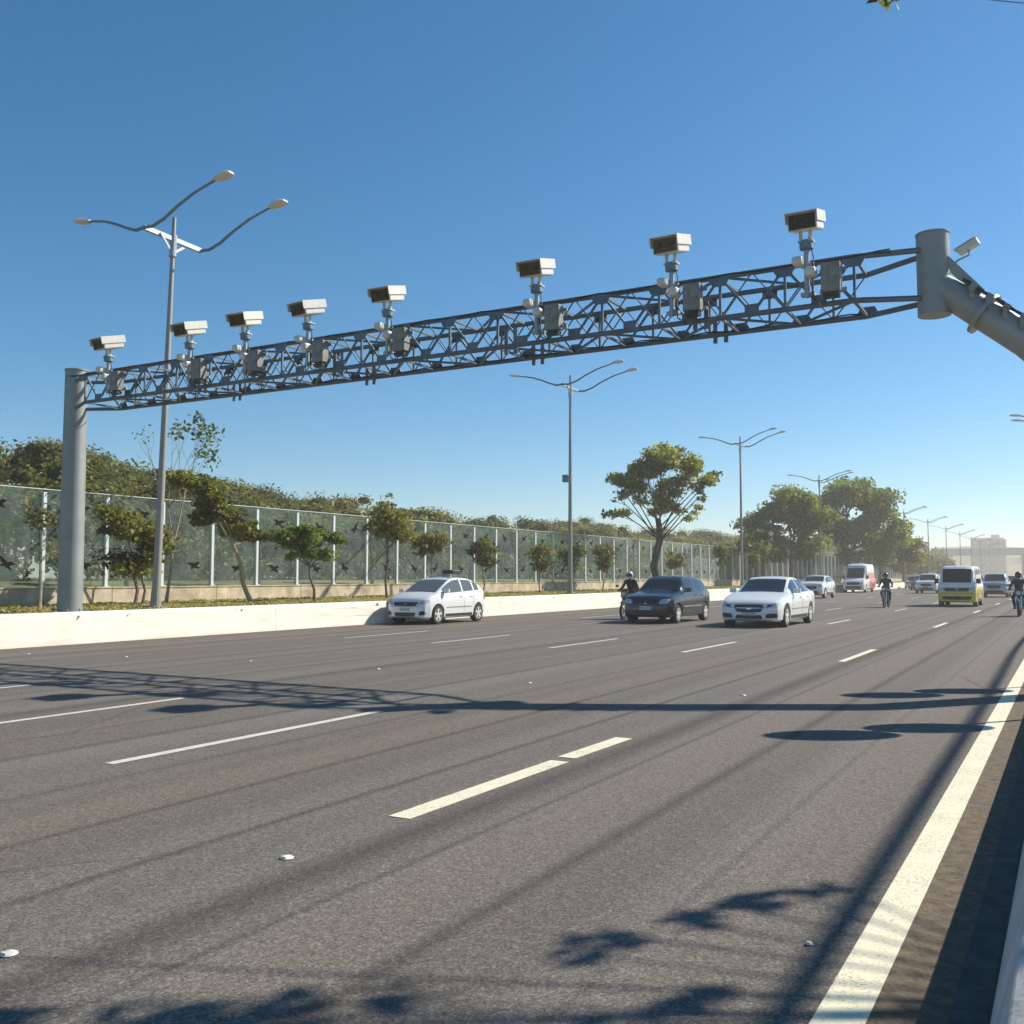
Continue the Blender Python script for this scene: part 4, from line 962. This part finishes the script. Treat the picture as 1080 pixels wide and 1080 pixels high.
# yellow and white minibus
def twotone(name, c1, c2, zsplit, ysplit=None):
    t = NT(name); tc = t.node('ShaderNodeTexCoord'); sx = t.node('ShaderNodeSeparateXYZ'); t.L(tc.outputs['Object'], sx.inputs[0])
    f = t.math('LESS_THAN', sx.outputs['Z'], zsplit)
    if ysplit is not None: f = t.math('MULTIPLY', f, t.math('GREATER_THAN', sx.outputs['Y'], ysplit))
    t.L(t.mix(f, c2, c1), t.b.inputs['Base Color']); t.b.inputs['Roughness'].default_value = .35; t.b.inputs['Coat Weight'].default_value = .6
    return t.m
S = dict(L=4.6, W=1.74, H=1.97, Ra=.36, rw=.31, wr=.70,
    belt=[(0,.55),(.03,.80),(.10,1.08),(.18,1.14),(.5,1.14),(4.4,1.14),(4.55,1.1),(4.6,.95)],
    roof=[(0,.55),(.10,1.08),(.14,1.16),(.55,1.80),(.72,1.92),(1.0,1.96),(4.2,1.96),(4.45,1.86),(4.56,1.15),(4.6,.95)],
    width=[(0,.86),(.04,.93),(.12,.97),(.4,1),(4.3,1),(4.5,.97),(4.6,.92)],
    bottom=[(0,.26),(.1,.22),(.6,.2),(4.2,.22),(4.6,.34)], axles=(.75,3.45), ws=(.15,.60), rw_=(4.42,4.55), side=[(.68,1.35),(1.45,2.75),(2.85,4.0)], mirror=.5, belt_mid=1.16, mh=.24, mm=M['black'],
    seams=(.45,1.4,2.8), handles=(1.3,), spokes=7,
    patches=[('grille', [(-.60,.74),(.60,.74),(.60,.90),(-.60,.90)], 'black', 'front', .1), ('headlight', [(.52,.70),(.78,.70),(.78,.88),(.52,.88)], 'lamp_clear', 'front', .3), ('headlight', [(-.78,.70),(-.52,.70),(-.52,.88),(-.78,.88)], 'lamp_clear', 'front', .3),
             ('bumper', [(-.80,.34),(.80,.34),(.80,.50),(-.80,.50)], 'lower_black', 'front', .1), ('number_plate', [(-.2,.36),(.2,.36),(.2,.47),(-.2,.47)], 'plate_grey', 'front', 0), ('emblem', [(-.06,.76),(.06,.76),(.06,.88),(-.06,.88)], 'chrome', 'front', 1.)])
place(vehicle('minibus', S, 'boxy minibus, white above and yellow below, with a big dark windscreen', 'van', twotone('two tone yellow', (.70,.50,.02), (.78,.78,.74), .93), rim=M['rim']), -4.85, 54.0)
# tall white van with red rear
S = dict(L=5.9, W=1.95, H=2.62, Ra=.40, rw=.35, wr=.80,
    belt=[(0,.60),(.05,.86),(.3,1.05),(.85,1.28),(1.2,1.3),(5.7,1.3),(5.85,1.2),(5.9,1.0)],
    roof=[(0,.60),(.82,1.28),(.86,1.31),(1.45,2.10),(1.75,2.45),(2.1,2.60),(5.6,2.60),(5.82,2.45),(5.88,1.3),(5.9,1.0)],
    width=[(0,.80),(.05,.88),(.2,.95),(.5,1),(5.7,1),(5.85,.97),(5.9,.92)],
    bottom=[(0,.30),(.1,.24),(.6,.22),(5.2,.26),(5.9,.40)], axles=(.95,4.5), ws=(.86,1.56), side=[(1.2,2.1)], mirror=1.15, belt_mid=1.32, mh=.34, mm=M['black'],
    seams=(2.15,3.4), handles=(2.05,),
    patches=[('grille', [(-.55,.70),(.55,.70),(.60,.96),(-.60,.96)], 'black', 'front', .2), ('headlight', [(.62,.72),(.84,.74),(.84,1.0),(.66,.98)], 'lamp_clear', 'front', .4), ('headlight', [(-.84,.74),(-.62,.72),(-.66,.98),(-.84,1.0)], 'lamp_clear', 'front', .4),
             ('bumper', [(-.9,.34),(.9,.34),(.9,.60),(-.9,.60)], 'lower_black', 'front', .1), ('number_plate', [(-.2,.42),(.2,.42),(.2,.53),(-.2,.53)], 'plate_grey', 'front', 0)])
place(vehicle('delivery_van', S, 'tall white van with orange-red rear side panels, beside the barrier under the trees', 'van', twotone('two tone red', (.62,.10,.04), (.74,.74,.73), 1.75, -.4)), -17.1, 95.0)
# SUV / pick-up behind the saloon
def suv(L=4.3, H=1.66, W=1.8):
    S = hatch(L, W, H, cowl=1.05, rf=1.75, rr_=L-.8, rw=.34)
    S['belt'] = [(0,.62),(.05,.86),(.18,.96),(.6,1.02),(1.05,1.08),(1.5,1.06),(L-.5,1.12),(L-.1,1.1),(L,.95)]
    S['roof'] = [(0,.62),(1.03,1.08),(1.07,1.10),(1.68,H-.12),(1.9,H-.03),(2.4,H),(L-.75,H-.04),(L-.4,H-.16),(L-.08,1.12),(L,.95)]
    S['belt_mid'] = 1.08; S['bottom'] = [(0,.34),(.1,.27),(.6,.25),(L-.5,.26),(L,.40)]
    S['patches'] = [('grille', [(-.42,.62),(.42,.62),(.46,.84),(-.46,.84)], 'black', 'front', .3), ('headlight', [(.5,.72),(.78,.76),(.80,.90),(.52,.86)], 'lamp_clear', 'front', .5), ('headlight', [(-.78,.76),(-.5,.72),(-.52,.86),(-.80,.90)], 'lamp_clear', 'front', .5),
                    ('air_intake', [(-.6,.32),(.6,.32),(.55,.50),(-.55,.50)], 'black', 'front', .3), ('number_plate', [(-.2,.50),(.2,.50),(.2,.60),(-.2,.60)], 'plate_grey', 'front', 0)]
    return S
SV = suv(4.1, 1.52, 1.75); place(vehicle('suv_car', SV, 'white sport utility car directly behind the white saloon, before the tall van', 'car', M['p_white']), -15.1, 68.5)
place(vehicle('suv_car', suv(4.4, 1.68, 1.82), 'white sport utility car left of the yellow and white minibus', 'car', M['p_white']), -10.9, 93)
place(vehicle('hatchback_car', hatch(4.1, 1.7, 1.5), 'dark grey car farther back between the motorcyclist and the minibus', 'car', M['p_grey']), -14.1, 113)
place(vehicle('hatchback_car', hatch(4.1, 1.7, 1.48), 'pale car farthest left in the distant traffic, right of the trees', 'car', M['p_silver']), -17.0, 130)
place(vehicle('suv_car', suv(4.3, 1.66, 1.8), 'silver car half hidden behind the right side of the minibus', 'car', M['p_silver']), -4.75, 78)
place(vehicle('hatchback_car', hatch(4.1, 1.72, 1.52), 'white car behind the silver one near the right edge', 'car', M['p_white']), -4.75, 101)
fc = [(-1.9, 120, 'p_silver', 'silver far car in the right-hand lane'), (-7.9, 128, 'p_white', 'white far car in the middle of the road'), (-11.2, 150, 'p_grey', 'grey far car behind the white sport utility car'), (-5.0, 160, 'p_red', 'red far car in line behind the minibus'), (-14.0, 170, 'p_white', 'white far car in the fifth lane'), (-2.1, 185, 'p_grey', 'dark far car in the right-hand lane'), (-8.0, 195, 'p_silver', 'silver far car, farthest in the middle'), (-16.9, 190, 'p_white', 'white far car beside the barrier, farthest left')]
for x, y, p, lb in fc:
    S = hatch(4.1, 1.7, 1.5); place(vehicle('hatchback_car', S, lb, 'car', M[p], group='cars in the distant traffic'), x, y)

# ------------------------------------------------------------------ motorcycles and riders
def moto():
    root = empty('motorcycle')
    for y0, nm in ((-.66, 'f'), (.62, 'r')):
        wc = empty('wheel', (0, y0, .31)); wc.parent = root
        t = MB(); t.lathe([(-.045,.24),(-.045,.285),(-.02,.31),(.02,.31),(.045,.285),(.045,.24)], (0,0,0), 'x', 28, False); t.lathe([(-.03,.24),(-.03,.225),(.03,.225),(.03,.24)], (0,0,0), 'x', 28, False); t.build('tyre', M['tyre'], wc, True)
        t = MB()
        for k in range(6):
            th = k*math.pi/3; t.bar((0,0,0), (0, .24*math.cos(th), .24*math.sin(th)), .02, .03)
        t.lathe([(-.06,.05),(.06,.05)], (0,0,0), 'x', 14); t.build('rim', M['rim'], wc)
    b = MB()
    for s in (-.075, .075): b.tube([(s,-.66,.31), (s,-.56,.62), (s*.9,-.44,.98)], [.022,.026,.026], 8)
    b.box((0,-.46,.93), (.20,.06,.04)); b.build('fork', M['chrome'], root, True)
    b = MB(); b.tube([(0,-.86,.60),(0,-.72,.655),(0,-.56,.655),(0,-.40,.56)], [.04,.06,.06,.03], 8); b.build('front_fender', M['moto_red'], root, True)
    b = MB(); b.tube([(0,-.42,.95),(0,-.30,.70),(0,-.18,.32)], .03, 8); b.tube([(0,-.42,.90),(0,0,.80),(0,.35,.74),(0,.62,.76)], .03, 8); b.tube([(0,-.18,.32),(0,.2,.30),(0,.35,.74)], .028, 8)
    for s in (-.09, .09): b.bar((s,.12,.36), (s,.62,.31), .03, .04); b.tube([(s,.62,.33),(s,.50,.74)], .022, 8)
    b.build('frame', M['black'], root, True)
    b = MB(); b.box((0,-.02,.44), (.26,.30,.24)); b.tube([(0,-.02,.5),(0,-.16,.70)], [.10,.085], 12)
    for k in range(5): b.box((0,-.07-.03*k,.56+.03*k), (.21,.19,.008), Matrix.Rotation(R(45),3,'X'))
    b.build('engine', M['steel'], root)
    b = MB(); b.ell((0,-.16,.86), (.155,.27,.13), 16, 10); b.build('fuel_tank', M['moto_red'], root, True)
    b = MB(); b.ell((0,.30,.80), (.14,.42,.075), 16, 8); b.box((0,.30,.76),(.2,.66,.05)); b.build('seat', M['black'], root, True)
    b = MB(); b.lathe([(-.68,.02),(-.665,.085),(-.62,.09),(-.55,.06),(-.52,0)], (0,.02,.93), 'y', 18); b.build('headlight', M['lamp_clear'], root, True)
    b = MB(); b.box((0,-.52,1.05), (.24,.02,.16), Matrix.Rotation(R(-30),3,'X')); b.box((0,-.585,.93),(.26,.05,.24)); b.build('fairing', M['moto_red'], root, bevel=.02)
    b = MB(); b.tube([(-.36,-.28,1.04),(-.26,-.36,1.06),(-.10,-.42,1.0),(.10,-.42,1.0),(.26,-.36,1.06),(.36,-.28,1.04)], .014, 8)
    for s in (-1,1): b.tube([(s*.38,-.265,1.038),(s*.27,-.355,1.06)], .021, 8)
    b.build('handlebar', M['black'], root, True)
    for s in (-1,1):
        b = MB(); b.tube([(s*.26,-.37,1.06),(s*.33,-.42,1.2)], .008, 6); b.ell((s*.35,-.42,1.23), (.065,.018,.045)); b.build('mirror', M['black'], root, True)
    b = MB(); b.tube([(.10,-.16,.50),(.13,-.24,.36),(.15,.0,.26),(.16,.62,.36)], [.02,.022,.03,.042], 10); b.build('exhaust', M['chrome'], root, True)
    b = MB(); b.tube([(0,.60,.70),(0,.82,.62),(0,.95,.50)], [.07,.08,.05], 8); b.box((0,.93,.66),(.12,.04,.08)); b.build('rear_fender', M['moto_red'], root, True)
    b = MB(); b.box((0,.98,.50),(.17,.012,.14)); b.build('number_plate', M['plate_grey'], root)
    b = MB(); b.bar((-.22,-.02,.30),(.22,-.02,.30),.03,.03); b.bar((-.18,.35,.36),(.18,.35,.36),.03,.03); b.build('footrest', M['black'], root)
    return root
def rider_mesh():
    b = MB()
    def cap(p, q, r0, r1, n=10): b.tube([p, q], [r0, r1], n); b.ell(p, (r0,)*3, 10, 7); b.ell(q, (r1,)*3, 10, 7)
    b.ell((0,.22,.96), (.17,.15,.13), 14, 9)
    b.tube([(0,.22,.94),(0,.16,1.10),(0,.08,1.27),(0,.03,1.40),(0,.0,1.47)], [.15,.15,.175,.16,.08], 14)
    for s in (-1,1): cap((s*.10,.05,1.40), (s*.185,.02,1.385), .085, .075)
    cap((0,.0,1.42), (0,-.03,1.54), .062, .058)
    b.ell((0,-.055,1.60), (.078,.095,.115), 14, 10)
    b.ell((0,-.15,1.585), (.014,.02,.02)); b.box((0,-.14,1.545),(.045,.012,.010))
    for s in (-1,1): b.ell((s*.03,-.138,1.612), (.014,.01,.008))
    for s in (-1,1):
        cap((s*.195,.02,1.375), (s*.31,-.02,1.16), .062, .047); cap((s*.31,-.02,1.16), (s*.325,-.235,1.075), .045, .032)
        cap((s*.325,-.235,1.075), (s*.322,-.29,1.065), .034, .036)
        for k in range(4):      # fingers curled round the grip
            xx = s*(.295+.021*k); r = .0098-.0008*abs(k-1.2); L = (.9, 1., .95, .8)[k]
            b.tube([(xx,-.285,1.085),(xx,-.320,1.080),(xx,-.335,1.055),(xx,-.315,1.028),(xx,-.290+.01*(1-L),1.026)], [r*1.1,r,r,r*.95,r*.85], 7)
        b.tube([(s*.285,-.262,1.06),(s*.270,-.285,1.035),(s*.268,-.305,1.026)], [.013,.011,.009], 7)
        cap((s*.10,.20,.92), (s*.215,-.16,.76), .098, .068); cap((s*.215,-.16,.76), (s*.17,.03,.40), .066, .046)
        cap((s*.17,.03,.40), (s*.17,.04,.36), .048, .046); b.ell((s*.175,-.04,.335), (.048,.135,.042), 12, 8)
    me = bpy.data.meshes.new('person'); me.from_pydata(b.v, [], b.f)
    o = bpy.data.objects.new('tmp', me); COL.objects.link(o)
    bm = bmesh.new(); bm.from_mesh(me); bmesh.ops.recalc_face_normals(bm, faces=bm.faces); bm.to_mesh(me); bm.free()
    r = o.modifiers.new('r', 'REMESH'); r.mode = 'VOXEL'; r.voxel_size = .0085; r.use_smooth_shade = True
    dg = bpy.context.evaluated_depsgraph_get(); m2 = bpy.data.meshes.new_from_object(o.evaluated_get(dg)); bpy.data.objects.remove(o)
    m2.name = 'person'; return m2
pm = rider_mesh()
def clothes_mat(name, jacket, trousers):
    t = NT(name); tc = t.node('ShaderNodeTexCoord'); sx = t.node('ShaderNodeSeparateXYZ'); t.L(tc.outputs['Object'], sx.inputs[0]); Z = sx.outputs['Z']
    j = t.mix(t.ramp(t.noise(tc.outputs['Object'], 14, 3), [(.3, 0.), (.7, 1.)]), jacket, tuple(c*1.8 for c in jacket))
    c = t.mix(t.math('GREATER_THAN', Z, .99), trousers, j); c = t.mix(t.math('GREATER_THAN', Z, 1.475), c, (.34,.19,.12)); c = t.mix(t.math('LESS_THAN', Z, .385), c, (.02,.018,.016))
    t.L(c, t.b.inputs['Base Color']); t.b.inputs['Roughness'].default_value = .85; return t.m
def rider(label, loc, jm, hm):
    m2 = pm.copy(); m2.materials.clear(); m2.materials.append(jm)
    o = bpy.data.objects.new('person', m2); COL.objects.link(o); o.location = loc; o.scale = (.92,)*3; tag(o, label, 'person')
    b = MB(); b.ell((0,-.035,1.635), (.128,.155,.145), 20, 12); b.box((0,-.15,1.54),(.15,.06,.06)); b.build('helmet', hm, o, True, bevel=.0)
    b = MB(); n = 9; vs = []
    for zz, rr in ((1.575,.158),(1.62,.165),(1.67,.155)):
        for k in range(n):
            a = R(-62+124*k/(n-1)); vs.append((math.sin(a)*rr*.83, -.035-math.cos(a)*rr, zz))
    b.add(vs, [(j*n+k, j*n+k+1, (j+1)*n+k+1, (j+1)*n+k) for j in range(2) for k in range(n-1)]); b.build('visor', M['dark_glass'], o, True)
    return o
m0 = moto(); m0.location = (-13.2, 31.5, 0); m0.scale = (.92,)*3; tag(m0, 'motorcycle half hidden behind the dark blue hatchback', 'motorcycle', 'motorcycles in the traffic')
rider('person in black riding with a grey helmet, behind the dark blue hatchback', (-13.2, 31.5, 0), clothes_mat('rider clothes black', (.02,.02,.024), (.03,.03,.035)), M['helmet_grey'])
m1 = copy_tree(m0); m1.location = (-7.65, 49.2, 0); tag(m1, 'motorcycle alone in the middle lane, left of the minibus', 'motorcycle', 'motorcycles in the traffic')
rider('person in dark clothes and black helmet riding alone left of the minibus', (-7.65, 49.2, 0), clothes_mat('rider clothes blue', (.02,.02,.035), (.03,.035,.07)), M['helmet_black'])
m2 = copy_tree(m0); m2.location = (-1.72, 40.6, 0); tag(m2, 'motorcycle at the right edge of the picture with a bright headlamp', 'motorcycle', 'motorcycles in the traffic')
rider('person in black with a black helmet riding at the right edge of the picture', (-1.72, 40.6, 0), clothes_mat('rider clothes grey', (.025,.024,.026), (.03,.04,.07)), M['helmet_black'])

# ------------------------------------------------------------------ far away
b = MB(); rg = random.Random(9)
hills = MB(); n = 60
vs = []
for k in range(n+1):
    x = -900+1800*k/n; h = 14+9*math.sin(k*.35)+6*math.sin(k*.9+1)+(10 if 25 < k < 40 else 0)
    vs += [(x, 700, -1), (x, 760, h*.6), (x, 860, h), (x, 1200, h*.7)]
hills.add(vs, [(k*4+i, k*4+i+1, (k+1)*4+i+1, (k+1)*4+i) for k in range(n) for i in range(3)])
tag(hills.build('hills', M['ground'], smooth=True), kind='structure')
# overpass
root = tag(empty('road_bridge', (-20, 430, 0)), 'pale concrete road bridge crossing far down the road', 'bridge')
b = MB(); b.box((0, 0, 10.6), (150, 12, 1.6)); b.build('deck', M['far_pale'], root)
b = MB(); b.box((0, -6.05, 11.9), (150, .25, 1.0)); b.build('parapet', M['far_pale'], root)
for x in (4, 24, 55):
    b = MB(); b.box((x, 0, 4.9), (1.6, 8, 9.8)); b.build('pier', M['concrete'], root)
b = MB(); vs = [(-75,-7,0),(-21,-7,0),(-26,-7,9.7),(-75,-7,9.7),(-75,7,0),(-21,7,0),(-26,7,9.7),(-75,7,9.7)]
b.add(vs, [(0,1,2,3),(4,7,6,5),(0,4,5,1),(1,5,6,2),(2,6,7,3),(3,7,4,0)]); b.build('abutment', M['lawn'], root)
def building(x, y, w_, d, h, m, label, z0=0):
    root = tag(empty('far_building', (x, y, z0)), label, 'building', 'buildings on the horizon')
    b = MB(); b.box((0,0,h/2), (w_,d,h)); b.build('wall', m, root)
    b = MB(); b.box((0,0,h+.4), (w_*.9,d*.9,.8)); b.box((w_*.2,0,h+1.5), (w_*.25,d*.4,2.4)); b.build('roof', M['far_pale'], root)
    nz = max(2, int(h/3.2)); nx = max(3, int(w_/3.2))
    for j in range(nz):
        b = MB()
        for i in range(nx): b.box((-w_/2+(i+.5)*w_/nx, -d/2-.02, (j+.55)*h/nz), (w_/nx*.55, .06, h/nz*.42))
        b.build('window', M['glass_car'], root)
building(-42, 640, 18, 14, 23, M['far_grey'], 'grey block building hazy on the horizon, above the minibus')
building(-14, 760, 30, 16, 18, M['far_pale'], 'pale low hazy building on the horizon, right of the grey block')
building(-86, 800, 40, 18, 19, M['far_pale'], 'pale wide hazy building on the horizon, left of the grey block')
building(6, 620, 14, 12, 17, M['far_pale'], 'narrow pale hazy building at the far right horizon')

# haze
b = MB(); b.box((-100, 1050, 14), (4200, 3000+900, 32))
hz = b.build('haze', mat('dummy', (1,1,1))); hm = bpy.data.materials.new('haze air'); hm.use_nodes = True; n = hm.node_tree
for x in list(n.nodes): n.nodes.remove(x)
pv = n.nodes.new('ShaderNodeVolumePrincipled'); pv.inputs['Density'].default_value = .00095; pv.inputs['Color'].default_value = (1, .97, .92, 1); pv.inputs['Anisotropy'].default_value = .35
ou = n.nodes.new('ShaderNodeOutputMaterial'); n.links.new(pv.outputs[0], ou.inputs['Volume'])
hz.data.materials.clear(); hz.data.materials.append(hm); tag(hz, 'pale haze in the distance', 'haze', kind='stuff')
